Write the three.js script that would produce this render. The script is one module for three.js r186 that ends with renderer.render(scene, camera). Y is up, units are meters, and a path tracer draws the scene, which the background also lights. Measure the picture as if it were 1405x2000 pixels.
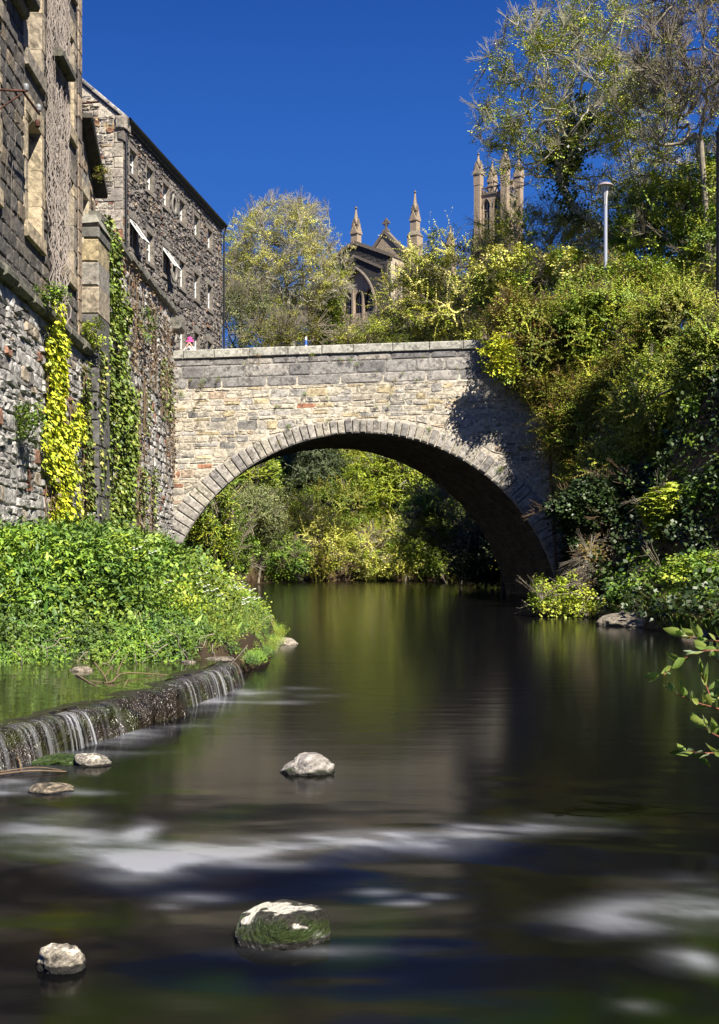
import * as THREE from 'three';
import { mergeGeometries, mergeVertices, toCreasedNormals } from 'three/addons/utils/BufferGeometryUtils.js';
import { MarchingCubes } from 'three/addons/objects/MarchingCubes.js';

// ---------------------------------------------------------------- camera, sky, sun, exposure
const F = 2400, HZ = 1100, CX = 702.5, EYE = 1.3;          // focal length and horizon in photo pixels, eye height above the water
const scene = new THREE.Scene();
const camera = new THREE.PerspectiveCamera(2 * Math.atan(1000 / F) * 180 / Math.PI, 1405 / 2000, 0.1, 900);
camera.position.set(0, EYE, 0);
camera.lookAt(0, EYE, -10);
camera.setViewOffset(1405, 2000, 0, 1000 - HZ, 1405, 2000);

const renderer = new THREE.WebGLRenderer();
renderer.toneMapping = THREE.LinearToneMapping;
renderer.toneMappingExposure = 2.3;
renderer.shadowMap.enabled = true;

{ // clear, deep blue polarised sky: colour by height above the horizon only
  const W = 64, H = 256, data = new Float32Array(W * H * 4);
  const stops = [[-90, [0.05, 0.07, 0.09]], [-1, [0.08, 0.12, 0.2]], [0, [0.075, 0.20, 0.53]], [10, [0.040, 0.142, 0.45]], [17, [0.0225, 0.098, 0.365]], [25, [0.0115, 0.060, 0.265]], [40, [0.0095, 0.050, 0.23]], [90, [0.009, 0.043, 0.2]]];
  for (let r = 0; r < H; r++) {
    const e = (r + 0.5) / H * 180 - 90;
    let k = 0; while (k < stops.length - 2 && stops[k + 1][0] < e) k++;
    const t = Math.min(1, Math.max(0, (e - stops[k][0]) / (stops[k + 1][0] - stops[k][0])));
    for (let c = 0; c < W; c++) { for (let q = 0; q < 3; q++) data[(r * W + c) * 4 + q] = 0.66 * (stops[k][1][q] * (1 - t) + stops[k + 1][1][q] * t); data[(r * W + c) * 4 + 3] = 1; }
  }
  const sky = new THREE.DataTexture(data, W, H, THREE.RGBAFormat, THREE.FloatType);
  sky.mapping = THREE.EquirectangularReflectionMapping; sky.magFilter = THREE.LinearFilter; sky.needsUpdate = true;
  scene.background = sky; scene.environment = sky;
}
const sun = new THREE.DirectionalLight(new THREE.Color().setRGB(1, 0.93, 0.8), 5);
const SUN = new THREE.Vector3(0.355, 0.743, 0.567).normalize();
sun.position.copy(SUN).multiplyScalar(150).add(new THREE.Vector3(0, 8, -45));
sun.target.position.set(0, 8, -45);
sun.castShadow = true; sun.shadow.mapSize.set(4096, 4096);
Object.assign(sun.shadow.camera, { left: -70, right: 70, top: 70, bottom: -70, near: 1, far: 420 });
scene.add(sun, sun.target);

// ---------------------------------------------------------------- helpers
const V3 = (x, y, z) => new THREE.Vector3(x, y, z);
const at = (u, v, d) => V3((u - CX) / F * d, EYE - (v - HZ) / F * d, -d);                     // a photo pixel at a known distance
const onWater = (u, v, y = 0) => at(u, v, (EYE - y) * F / (v - HZ));                          // a photo pixel on level ground at height y
function rng(seed) { let a = seed >>> 0; return () => { a = (a + 0x6D2B79F5) | 0; let t = Math.imul(a ^ (a >>> 15), 1 | a); t = (t + Math.imul(t ^ (t >>> 7), 61 | t)) ^ t; return ((t ^ (t >>> 14)) >>> 0) / 4294967296; }; }
const clamp = (x, a = 0, b = 1) => Math.min(b, Math.max(a, x)), lerp = (a, b, t) => a + (b - a) * t;
const sstep = (a, b, x) => { const t = clamp((x - a) / (b - a)); return t * t * (3 - 2 * t); };
function piece(tab, x) { if (x <= tab[0][0]) return tab[0][1]; for (let i = 1; i < tab.length; i++) if (x <= tab[i][0]) return lerp(tab[i - 1][1], tab[i][1], (x - tab[i - 1][0]) / (tab[i][0] - tab[i - 1][0])); return tab[tab.length - 1][1]; }
const hash3 = (x, y, z) => { let h = Math.imul(x, 374761393) ^ Math.imul(y, 668265263) ^ Math.imul(z, 2147483647 - 1234567); h = Math.imul(h ^ (h >>> 13), 1274126177); return ((h ^ (h >>> 16)) >>> 0) / 4294967296; };
function noise3(x, y, z, per = 0) {
  const ix = Math.floor(x), iy = Math.floor(y), iz = Math.floor(z), fx = x - ix, fy = y - iy, fz = z - iz;
  const w = (t) => t * t * (3 - 2 * t), m = (i) => per ? ((i % per) + per) % per : i, g = (a, b, c) => hash3(m(ix + a), m(iy + b), iz + c);
  const X = w(fx), Y = w(fy), Z = w(fz);
  return lerp(lerp(lerp(g(0, 0, 0), g(1, 0, 0), X), lerp(g(0, 1, 0), g(1, 1, 0), X), Y), lerp(lerp(g(0, 0, 1), g(1, 0, 1), X), lerp(g(0, 1, 1), g(1, 1, 1), X), Y), Z);
}
function fbm(x, y, z = 0, o = 4, per = 0) { let s = 0, a = 0.5, n = 0; for (let i = 0; i < o; i++) { s += a * noise3(x, y, z + i * 17.3, per); n += a; a *= 0.5; x *= 2; y *= 2; z *= 2; per *= 2; } return s / n; }
function tex(size, fn, srgb = true, w = size) {
  const d = new Uint8Array(w * size * 4);
  for (let y = 0; y < size; y++) for (let x = 0; x < w; x++) { const c = fn(x / w, y / size); for (let k = 0; k < 3; k++) d[(y * w + x) * 4 + k] = clamp(Array.isArray(c) ? c[k] : c) * 255; d[(y * w + x) * 4 + 3] = 255; }
  const t = new THREE.DataTexture(d, w, size); t.wrapS = t.wrapT = THREE.RepeatWrapping; t.magFilter = THREE.LinearFilter; t.minFilter = THREE.LinearMipmapLinearFilter; t.generateMipmaps = true;
  if (srgb) t.colorSpace = THREE.SRGBColorSpace; t.needsUpdate = true; return t;
}
const col = (c) => new THREE.Color().setRGB(c[0], c[1], c[2]);
const mixc = (a, b, t) => [lerp(a[0], b[0], t), lerp(a[1], b[1], t), lerp(a[2], b[2], t)];
const used = {};
function numbered(n) { const k = used[n] = (used[n] ?? -1) + 1; return k ? `${n}_${String(k).padStart(3, '0')}` : n; }
function shadows(o) { o.castShadow = o.receiveShadow = true; return o; }
function mesh(name, g, m, parent) { const o = shadows(new THREE.Mesh(g, m)); o.name = parent ? name : numbered(name); (parent || scene).add(o); return o; }
function part(name, parent) { const o = new THREE.Group(); o.name = name; parent.add(o); return o; }
function thing(name, label, category, pos, group) { const o = new THREE.Group(); o.name = numbered(name); o.userData = { label, category }; if (group) o.userData.group = group; if (pos) o.position.copy(pos); scene.add(o); return o; }
function tag(o, label, category, group) { o.userData.label = label; o.userData.category = category; if (group) o.userData.group = group; return o; }
function structure(o, label, category) { o.userData.kind = 'structure'; if (label) { o.userData.label = label; o.userData.category = category; } return o; }
function stuff(o, label, category) { o.userData.kind = 'stuff'; if (label) { o.userData.label = label; o.userData.category = category; } return o; }
function box(x0, x1, y0, y1, z0, z1) { const g = new THREE.BoxGeometry(x1 - x0, y1 - y0, z1 - z0); g.translate((x0 + x1) / 2, (y0 + y1) / 2, (z0 + z1) / 2); return boxUV(g); }
function boxUV(g) { // uv in metres, by the main direction of each normal
  const p = g.attributes.position, n = g.attributes.normal, uv = new Float32Array(p.count * 2);
  for (let i = 0; i < p.count; i++) { const a = Math.abs(n.getX(i)), b = Math.abs(n.getY(i)), c = Math.abs(n.getZ(i)); const q = c >= a && c >= b ? [p.getX(i), p.getY(i)] : a >= b ? [p.getZ(i), p.getY(i)] : [p.getX(i), p.getZ(i)]; uv[i * 2] = q[0]; uv[i * 2 + 1] = q[1]; }
  g.setAttribute('uv', new THREE.BufferAttribute(uv, 2)); return g;
}
function geo(pos, idx, uv, color) { const g = new THREE.BufferGeometry(); g.setAttribute('position', new THREE.Float32BufferAttribute(pos, 3)); if (uv) g.setAttribute('uv', new THREE.Float32BufferAttribute(uv, 2)); if (color) g.setAttribute('color', new THREE.Float32BufferAttribute(color, 3)); if (idx) g.setIndex(idx); g.computeVertexNormals(); return g; }
function tubes() { // collects tapered polylines; build() merges them into one geometry
  const pos = [], nor = [], idx = [];
  return {
    add(pts, radii, sides = 5) {
      const base = pos.length / 3, n = pts.length, a = V3(), b = V3(), t = V3(), q = V3();
      for (let i = 0; i < n; i++) {
        t.copy(pts[Math.min(n - 1, i + 1)]).sub(pts[Math.max(0, i - 1)]).normalize();
        q.set(0.31, 0.17, 0.93); if (Math.abs(t.dot(q)) > 0.93) q.set(0.9, 0.1, -0.4);
        a.crossVectors(t, q).normalize(); b.crossVectors(t, a);
        const r = Array.isArray(radii) ? radii[i] : radii;
        for (let k = 0; k < sides; k++) { const f = k / sides * Math.PI * 2, c = Math.cos(f), s = Math.sin(f), x = a.x * c + b.x * s, y = a.y * c + b.y * s, z = a.z * c + b.z * s; pos.push(pts[i].x + x * r, pts[i].y + y * r, pts[i].z + z * r); nor.push(x, y, z); }
      }
      for (let i = 0; i < n - 1; i++) for (let k = 0; k < sides; k++) { const p = base + i * sides + k, p2 = base + i * sides + (k + 1) % sides; idx.push(p, p2, p + sides, p2, p2 + sides, p + sides); }
      return this;
    },
    get empty() { return !idx.length; },
    build() { const g = new THREE.BufferGeometry(); g.setAttribute('position', new THREE.Float32BufferAttribute(pos, 3)); g.setAttribute('normal', new THREE.Float32BufferAttribute(nor, 3)); const uv = new Float32Array(pos.length / 3 * 2); for (let i = 0; i < uv.length / 2; i++) { uv[2 * i] = pos[3 * i] + pos[3 * i + 2]; uv[2 * i + 1] = pos[3 * i + 1]; } g.setAttribute('uv', new THREE.BufferAttribute(uv, 2)); g.setIndex(idx); return g; }
  };
}

// ---------------------------------------------------------------- materials
const grainTex = tex(512, (u, v) => { const a = fbm(u * 8, v * 8, 1, 5, 8), b = fbm(u * 32, v * 32, 7, 3, 32), c = noise3(u * 256, v * 256, 3, 256), s = sstep(0.56, 0.72, fbm(u * 12, v * 12, 21, 4, 12)); return clamp(0.9 + (a - 0.5) * 0.4 + (b - 0.5) * 0.32 + (c - 0.5) * 0.14 - 0.2 * s); });
const grainBump = tex(512, (u, v) => clamp(0.5 + (fbm(u * 12, v * 12, 5, 5, 12) - 0.5) * 1.1 + (noise3(u * 128, v * 128, 9, 128) - 0.5) * 0.25), false);
const soilTex = tex(512, (u, v) => { const a = fbm(u * 6, v * 6, 2, 5, 6), b = noise3(u * 180, v * 180, 4, 180); return [0.35 + a * 0.4 + b * 0.15, 0.3 + a * 0.36 + b * 0.12, 0.22 + a * 0.28 + b * 0.1]; });
const barkTex = tex(256, (u, v) => { const a = fbm(u * 24, v * 5, 2, 4), l = sstep(0.55, 0.7, fbm(u * 9, v * 9, 8, 3)); return [0.62 + a * 0.45 + l * 0.05, 0.62 + a * 0.43 + l * 0.08, 0.6 + a * 0.4]; });
const stoneMat = new THREE.MeshStandardMaterial({ vertexColors: true, map: grainTex, bumpMap: grainBump, bumpScale: 0.02, roughness: 0.92 });
const mat = (c, o = {}) => new THREE.MeshStandardMaterial({ color: col(c), roughness: 0.9, ...o });
const grained = (c, o = {}) => mat(c, { map: grainTex, bumpMap: grainBump, bumpScale: 0.02, roughness: 0.93, ...o });
const leafMat = (rough = 0.75, tr = 0.4, vc = false) => new THREE.MeshPhysicalMaterial({ color: 0xffffff, vertexColors: vc, roughness: rough, transmission: tr, thickness: 0, ior: 1.4, side: THREE.DoubleSide });
const LEAF = new THREE.MeshPhysicalMaterial({ color: 0xffffff, vertexColors: true, roughness: 0.6, side: THREE.DoubleSide }), GLOSSY = new THREE.MeshPhysicalMaterial({ color: 0xffffff, vertexColors: true, roughness: 0.48, side: THREE.DoubleSide });
const M = {
  mortarPale: grained([0.64, 0.57, 0.465]), mortarGrey: grained([0.30, 0.28, 0.255]), mortarDark: grained([0.13, 0.115, 0.10]), mortarWall: grained([0.46, 0.44, 0.41]),
  sand: grained([0.40, 0.34, 0.26]), cream: grained([0.62, 0.52, 0.36]), greyStone: grained([0.30, 0.28, 0.25]), coping: grained([0.42, 0.41, 0.36]), dark: grained([0.05, 0.047, 0.045]),
  white: mat([0.8, 0.8, 0.78], { roughness: 0.5 }), glass: new THREE.MeshPhysicalMaterial({ color: col([0.015, 0.018, 0.022]), roughness: 0.06 }),
  black: mat([0.012, 0.012, 0.013], { roughness: 0.5 }), slate: grained([0.07, 0.07, 0.075]), rust: grained([0.12, 0.045, 0.03]), bark: mat([0.30, 0.26, 0.22], { map: barkTex }), barkPale: mat([0.44, 0.41, 0.36], { map: barkTex }), barkDark: mat([0.10, 0.085, 0.07], { map: barkTex }), barkBrown: mat([0.22, 0.15, 0.10], { map: barkTex }), barkRed: mat([0.28, 0.09, 0.06], { map: barkTex }),
  soil: mat([0.16, 0.13, 0.09], { map: soilTex, bumpMap: soilTex, bumpScale: 0.05 }), mud: mat([0.09, 0.075, 0.055], { map: soilTex, bumpMap: soilTex, bumpScale: 0.04, roughness: 0.6 }), road: grained([0.10, 0.10, 0.10]), metal: mat([0.45, 0.46, 0.48], { roughness: 0.45, metalness: 0.6 }),
};

// ---------------------------------------------------------------- masonry
const PAL = {
  bridge: (r, y) => { const k = r(); const c = k < 0.44 ? [0.61, 0.54, 0.43] : k < 0.66 ? [0.53, 0.485, 0.415] : k < 0.75 ? [0.57, 0.47, 0.30] : k < 0.89 ? [0.41, 0.385, 0.355] : k < 0.95 ? [0.27, 0.255, 0.24] : k < 0.978 ? [0.50, 0.39, 0.29] : k < 0.986 ? [0.42, 0.2, 0.12] : [0.64, 0.59, 0.5]; const s = 0.86 + r() * 0.28; return c.map((x) => x * s); },
  ashlar: (r) => { const k = r(); const c = k < 0.5 ? [0.29, 0.275, 0.265] : k < 0.75 ? [0.37, 0.345, 0.32] : k < 0.92 ? [0.215, 0.205, 0.205] : [0.45, 0.41, 0.36]; const s = 0.85 + r() * 0.3; return c.map((x) => x * s); },
  voussoir: (r) => { const k = r(); const c = k < 0.6 ? [0.41, 0.38, 0.345] : k < 0.92 ? [0.48, 0.44, 0.37] : [0.31, 0.29, 0.275]; const s = 0.85 + r() * 0.3; return c.map((x) => x * s); },
  wall: (r) => { const k = r(); const c = k < 0.6 ? [0.47, 0.45, 0.43] : k < 0.8 ? [0.37, 0.355, 0.335] : k < 0.9 ? [0.24, 0.225, 0.21] : k < 0.94 ? [0.33, 0.17, 0.115] : [0.42, 0.35, 0.27]; const s = 0.8 + r() * 0.4; return c.map((x) => x * s); },
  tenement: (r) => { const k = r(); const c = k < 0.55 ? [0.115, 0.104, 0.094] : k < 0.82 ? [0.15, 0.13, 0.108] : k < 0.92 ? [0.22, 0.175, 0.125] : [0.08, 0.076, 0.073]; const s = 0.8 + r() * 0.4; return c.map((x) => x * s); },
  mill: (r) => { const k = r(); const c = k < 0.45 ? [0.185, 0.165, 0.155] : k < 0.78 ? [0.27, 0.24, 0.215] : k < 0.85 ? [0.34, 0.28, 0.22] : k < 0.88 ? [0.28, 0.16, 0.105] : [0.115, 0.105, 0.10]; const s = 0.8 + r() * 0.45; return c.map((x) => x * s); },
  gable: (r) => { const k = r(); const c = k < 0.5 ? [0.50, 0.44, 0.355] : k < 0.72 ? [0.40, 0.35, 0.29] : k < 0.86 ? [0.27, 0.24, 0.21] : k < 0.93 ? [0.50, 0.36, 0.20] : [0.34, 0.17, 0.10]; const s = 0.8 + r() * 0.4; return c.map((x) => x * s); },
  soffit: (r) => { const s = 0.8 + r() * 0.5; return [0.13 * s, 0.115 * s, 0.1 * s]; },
  sootGable: (r) => { const s = 0.6 + r() * 0.8; return [0.055 * s, 0.05 * s, 0.048 * s]; },
  sandstone: (r) => { const k = r(); const c = k < 0.7 ? [0.40, 0.31, 0.22] : k < 0.88 ? [0.30, 0.23, 0.17] : [0.15, 0.125, 0.11]; const s = 0.85 + r() * 0.3; return c.map((x) => x * s); },
  cream: (r) => { const k = r(); const c = k < 0.6 ? [0.55, 0.47, 0.34] : k < 0.85 ? [0.45, 0.38, 0.28] : [0.30, 0.26, 0.21]; const s = 0.9 + r() * 0.2; return c.map((x) => x * s); },
};
function stoneGeo(pts, proud, r, rough, color) { // a hewn stone: back ring, edge ring, inset ring, centre; 8-gon -> 40 triangles
  const n = pts.length, pos = [], uv = [], ou = r() * 7, ov = r() * 7; let cx = 0, cy = 0;
  for (const p of pts) { cx += p[0] / n; cy += p[1] / n; }
  const ring = (k, z, j) => pts.map((p) => [lerp(p[0], cx, k), lerp(p[1], cy, k), z + (r() - 0.5) * j]);
  const A = ring(0, -0.06, 0), B = ring(0.03, proud * 0.5, rough * 0.4), C = ring(0.2, proud, rough), c = [cx, cy, proud + (r() - 0.4) * rough];
  const tri = (a, b, d) => { for (const q of [a, b, d]) { pos.push(q[0], q[1], q[2]); uv.push(q[0] * 0.8 + ou, q[1] * 0.8 + q[2] * 0.8 + ov); } };
  for (let i = 0; i < n; i++) { const j = (i + 1) % n; tri(A[i], A[j], B[j]); tri(A[i], B[j], B[i]); tri(B[i], B[j], C[j]); tri(B[i], C[j], C[i]); tri(C[i], C[j], c); }
  const cc = new Float32Array(pos.length); for (let i = 0; i < cc.length; i++) cc[i] = color[i % 3];
  const g = geo(pos, null, uv); g.setAttribute('color', new THREE.BufferAttribute(cc, 3)); return g;
}
function outline(q, r, j) { // an eight-sided outline of a rectangle with worn corners
  const { x, y, w, h } = q, c = Math.min(w, h) * (0.1 + r() * 0.14), k = () => (r() - 0.5) * j;
  return [[x + c, y + k()], [x + w - c, y + k()], [x + w + k(), y + c], [x + w + k(), y + h - c], [x + w - c, y + h + k()], [x + c, y + h + k()], [x + k(), y + h - c], [x + k(), y + c]];
}
function courses(x0, x1, y0, y1, o, r) { // rows of stones; o.blocked(ya, yb) gives [from, to] pieces left free
  const out = []; let y = y0;
  while (y < y1 - 0.04) {
    let h = Math.min(lerp(o.h[0], o.h[1], r()), y1 - y); if (y1 - y - h < o.h[0] * 0.5) h = y1 - y;
    const cuts = (o.blocked ? o.blocked(y, y + h) : []).filter((c) => c[1] > x0 && c[0] < x1).sort((a, b) => a[0] - b[0]);
    let from = x0; const spans = [];
    for (const c of cuts) { if (c[0] > from) spans.push([from, c[0]]); from = Math.max(from, c[1]); }
    if (from < x1) spans.push([from, x1]);
    for (const [a, b] of spans) {
      let x = a;
      while (x < b - 0.02) {
        let w = lerp(o.w[0], o.w[1], r() * r() * 0.6 + r() * 0.4); if (b - x - w < o.w[0] * 0.6) w = b - x;
        if (b - x < w) w = b - x;
        const g = o.gap;
        if (h > o.h[0] * 1.25 && r() < (o.split || 0)) { const t = 0.35 + r() * 0.3; out.push({ x: x + g, y: y + g, w: w - 2 * g, h: h * t - 1.5 * g }, { x: x + g, y: y + h * t + g * 0.5, w: w - 2 * g, h: h * (1 - t) - 1.5 * g }); }
        else out.push({ x: x + g, y: y + g, w: w - 2 * g, h: h - 2 * g });
        x += w;
      }
    }
    y += h;
  }
  return out.filter((q) => q.w > 0.03 && q.h > 0.03);
}
function layStones(parent, rects, o, r) { // the largest (as seen) become single meshes, the rest one joined part
  const list = rects.map((q) => {
    let pts = outline(q, r, o.jit); if (o.warp) { pts = o.warp(pts, q); if (!pts) return null; }
    return { g: stoneGeo(pts, lerp(o.proud[0], o.proud[1], r()), r, o.rough, o.pal(r, q)), s: o.score ? o.score(q) : q.w * q.h };
  }).filter(Boolean).sort((a, b) => b.s - a.s);
  const most = o.most ?? 300;
  list.slice(0, most).forEach((q) => mesh(o.name || 'stone', q.g, o.mat || stoneMat, parent));
  if (list.length > most) stuff(mesh(o.restName || 'small_stones', mergeGeometries(list.slice(most).map((q) => q.g)), o.mat || stoneMat, parent));
}
function slab(shape, depth, m, name, parent) { const g = new THREE.ExtrudeGeometry(shape, { depth, bevelEnabled: false, curveSegments: 24 }); g.translate(0, 0, -depth); return mesh(name, g, m, parent); }
function rectShape(x0, x1, y0, y1) { const s = new THREE.Shape(); s.moveTo(x0, y0); s.lineTo(x1, y0); s.lineTo(x1, y1); s.lineTo(x0, y1); s.closePath(); return s; }
function rectHole(x0, x1, y0, y1) { const s = new THREE.Path(); s.moveTo(x0, y0); s.lineTo(x0, y1); s.lineTo(x1, y1); s.lineTo(x1, y0); s.closePath(); return s; }
function frameGroup(o, origin, dir) { // local x along dir (level), y up, z out of the face
  const x = V3(dir[0], 0, dir[1]).normalize(), y = V3(0, 1, 0), z = V3().crossVectors(x, y);
  o.position.copy(origin); o.quaternion.setFromRotationMatrix(new THREE.Matrix4().makeBasis(x, y, z)); return o;
}
function block(x0, x1, y0, y1, z0, z1, r, color, bev = 0.012) { // a dressed block with chamfered front edges
  const j = () => (r() - 0.5) * bev * 0.8, pos = [], uv = [], ou = r() * 5, ov = r() * 5;
  const A = [[x0, y0, z0], [x1, y0, z0], [x1, y1, z0], [x0, y1, z0]], B = [[x0, y0, z1 - bev], [x1, y0, z1 - bev], [x1, y1, z1 - bev], [x0, y1, z1 - bev]], C = [[x0 + bev + j(), y0 + bev + j(), z1], [x1 - bev + j(), y0 + bev + j(), z1], [x1 - bev + j(), y1 - bev + j(), z1], [x0 + bev + j(), y1 - bev + j(), z1]];
  const tri = (...t) => { for (const q of t) { pos.push(...q); uv.push((q[0] + q[2]) * 0.8 + ou, (q[1] + q[2] * 0.5) * 0.8 + ov); } };
  for (let i = 0; i < 4; i++) { const k = (i + 1) % 4; tri(A[i], A[k], B[k]); tri(A[i], B[k], B[i]); tri(B[i], B[k], C[k]); tri(B[i], C[k], C[i]); }
  tri(C[0], C[1], C[2]); tri(C[0], C[2], C[3]); tri(A[0], A[2], A[1]); tri(A[0], A[3], A[2]);
  const cc = new Float32Array(pos.length); for (let i = 0; i < cc.length; i++) cc[i] = color[i % 3];
  const g = geo(pos, null, uv); g.setAttribute('color', new THREE.BufferAttribute(cc, 3)); return g;
}
// ---------------------------------------------------------------- terrain
const bankPoly = [[-14, 11.2], [-5.2, 13.0], [-3.6, 13.5], [-2.5, 13.35], [-1.75, 13.5], [-1.25, 14.6], [-1.12, 17], [-1.3, 20.8], [-2.0, 24], [-3.6, 33], [-6.0, 44.5], [-14, 46]];
function inside(P, x, y) { let c = false; for (let i = 0, j = P.length - 1; i < P.length; j = i++) if ((P[i][1] > y) !== (P[j][1] > y) && x < (P[j][0] - P[i][0]) * (y - P[i][1]) / (P[j][1] - P[i][1]) + P[i][0]) c = !c; return c; }
function edgeDist(P, x, y) { let m = 1e9; for (let i = 0, j = P.length - 1; i < P.length; j = i++) { const ax = P[j][0], ay = P[j][1], bx = P[i][0] - ax, by = P[i][1] - ay, t = clamp(((x - ax) * bx + (y - ay) * by) / (bx * bx + by * by)); m = Math.min(m, Math.hypot(x - ax - bx * t, y - ay - by * t)); } return inside(P, x, y) ? m : -m; }
function leftBankY(x, d) { const e = edgeDist(bankPoly, x, d) + (fbm(x * 1.3, d * 1.3, 3, 3) - 0.5) * 0.35; return -0.35 + 0.75 * sstep(-0.15, 0.35, e) + 0.95 * sstep(0.2, 2.6, e) + (fbm(x * 0.9, d * 0.9, 8, 3) - 0.5) * 0.25; }
const rightEdge = [[0, 8.5], [17, 7.3], [20.6, 6.2], [23, 5.65], [26.5, 5.3], [31, 5.9], [38, 6.7], [45, 7.3], [60, 8.2], [75, 8.6], [90, 8]];
function groundY(x, d) {
  const n = (fbm(x * 0.35, d * 0.35, 4, 4) - 0.5);
  const e = x - piece(rightEdge, d) + (fbm(x * 1.1, d * 1.1, 6, 3) - 0.5) * 0.5;
  const ledge = piece([[0, 2.6], [21, 2.4], [27, 1.8], [32, 0.5], [60, 0.5]], d);
  let y = -1.2 + 1.5 * sstep(-0.6, 0.5, e) + Math.max(0, Math.min(1, e / ledge)) * 0.35 + clamp((e - ledge) * 1.9, 0, 10.2) + clamp((e - ledge - 6) * 0.45, 0, 14);
  if (d > 46.5) {
    const l = -6.6 - (d - 46) * 0.03 - x + n; y = Math.max(y, -1.2 + 1.6 * sstep(-0.4, 0.6, l) + clamp(l * 1.25, 0, 8.6));
    const f = d - 91 + n * 3 - Math.abs(x) * 0.05; y = Math.max(y, -1.2 + 1.6 * sstep(-0.4, 0.8, f) + clamp(f * 0.9, 0, 19) + clamp((f - 22) * 0.13, 0, 12) + n);
  }
  return y + n * 0.5 * sstep(0.3, 2, y);
}
function heightSheet(xs, ds, fn, uvs) { const pos = [], uv = [], idx = []; ds.forEach((d) => xs.forEach((x) => { pos.push(x, fn(x, d), -d); uv.push(x * uvs, d * uvs); })); const n = xs.length; for (let i = 0; i < ds.length - 1; i++) for (let j = 0; j < n - 1; j++) { const a = i * n + j; idx.push(a, a + 1, a + n, a + 1, a + n + 1, a + n); } return geo(pos, idx, uv); }
const range = (a, b, n) => Array.from({ length: n + 1 }, (_, i) => a + (b - a) * i / n);
structure(mesh('hillside', heightSheet([...range(-140, -30, 12), ...range(-28, 5, 34), ...range(5.4, 18, 34), ...range(19, 60, 26), ...range(65, 140, 8)], [...range(2, 16, 10), ...range(17, 62, 90), ...range(63, 130, 60), ...range(134, 320, 28)], groundY, 0.3), M.soil), 'brown earth slopes of the valley', 'hillside');
structure(mesh('river_bank', heightSheet(range(-9, -0.3, 90), [...range(11, 23, 120), ...range(23.5, 45.2, 44)], (x, d) => x < -5.3 - 0.031 * d - 0.4 ? -0.4 : leftBankY(x, d), 0.5), M.mud), 'muddy bank below the old wall', 'bank');

// ---------------------------------------------------------------- water
const foamBlobs = []; // [x, d, rx, rd, strength]
function foam(u, v, ru, rv, s) { const p = onWater(u, v), d = -p.z; foamBlobs.push([p.x, d, ru / F * d, rv / F * d * d / EYE, s]); }
// standing crest across the rapids
for (const [u, v, ru, rv, s] of [[60, 1625, 70, 22, .5], [130, 1600, 60, 12, .45], [170, 1640, 90, 22, .7], [285, 1612, 32, 14, .95], [260, 1668, 110, 20, .85], [350, 1665, 90, 20, .95], [470, 1662, 60, 20, .55], [560, 1652, 100, 16, .95], [670, 1650, 70, 15, .8], [770, 1632, 60, 12, .75], [860, 1638, 60, 12, .55], [925, 1622, 45, 16, .85], [1020, 1618, 80, 14, .5], [1130, 1612, 90, 12, .28],
  [380, 1742, 60, 9, .42], [340, 1755, 34, 6, .35], [735, 1736, 40, 6, .35], [795, 1755, 44, 5, .6], [850, 1742, 34, 5, .35], [1190, 1782, 90, 24, .42], [1300, 1772, 120, 30, .5], [1410, 1775, 90, 30, .6], [1250, 1808, 80, 14, .3], [1372, 1868, 34, 20, .6], [1330, 1862, 60, 24, .3], [1390, 1730, 40, 6, .35], [1240, 1955, 40, 12, .3], [1300, 1715, 80, 14, .22],
  [600, 1858, 90, 10, .3], [700, 1850, 110, 8, .18], [480, 1850, 80, 8, .16], [250, 1700, 120, 10, .25], [560, 1690, 90, 7, .3], [0, 1545, 110, 7, .75], [0, 1530, 50, 12, .6], [150, 1548, 60, 4, .35], [420, 1372, 50, 7, .8], [480, 1352, 55, 6, .75], [400, 1388, 45, 5, .6], [540, 1372, 60, 4, .4], [600, 1360, 70, 4, .22], [250, 1434, 55, 7, .8], [300, 1425, 55, 4, .5], [220, 1452, 50, 5, .55], [130, 1478, 70, 7, .6], [60, 1502, 60, 6, .6], [360, 1418, 60, 3, .3], [200, 1470, 90, 4, .3], [440, 1335, 30, 6, .7], [560, 1345, 60, 3, .25]]) foam(u, v, ru * 1.1, rv * (v > 1590 && v < 1700 ? 1.3 : 1.1), s * (u > 1100 ? 0.7 : 0.85));
const rapid = (d) => sstep(8.6, 5.2, d);
function waveY(x, d) {
  const a = fbm(x * 0.9 + 3, d * 2.1, 2, 3) - 0.5, b = fbm(x * 2.2, d * 4.2, 9, 2) - 0.5; let y = (a * 0.03 + b * 0.008) * rapid(d);
  const crest = 5.55 + 0.28 * Math.sin(x * 2.1 + 0.6) + 0.12 * Math.sin(x * 5.1), k = (d - crest) / 0.28; y += 0.016 * Math.exp(-k * k) * sstep(2.1, 0.8, x) - 0.01 * Math.exp(-((d - crest + 0.55) ** 2) / 0.12);
  return y - 0.012 * rapid(d);
}
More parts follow.
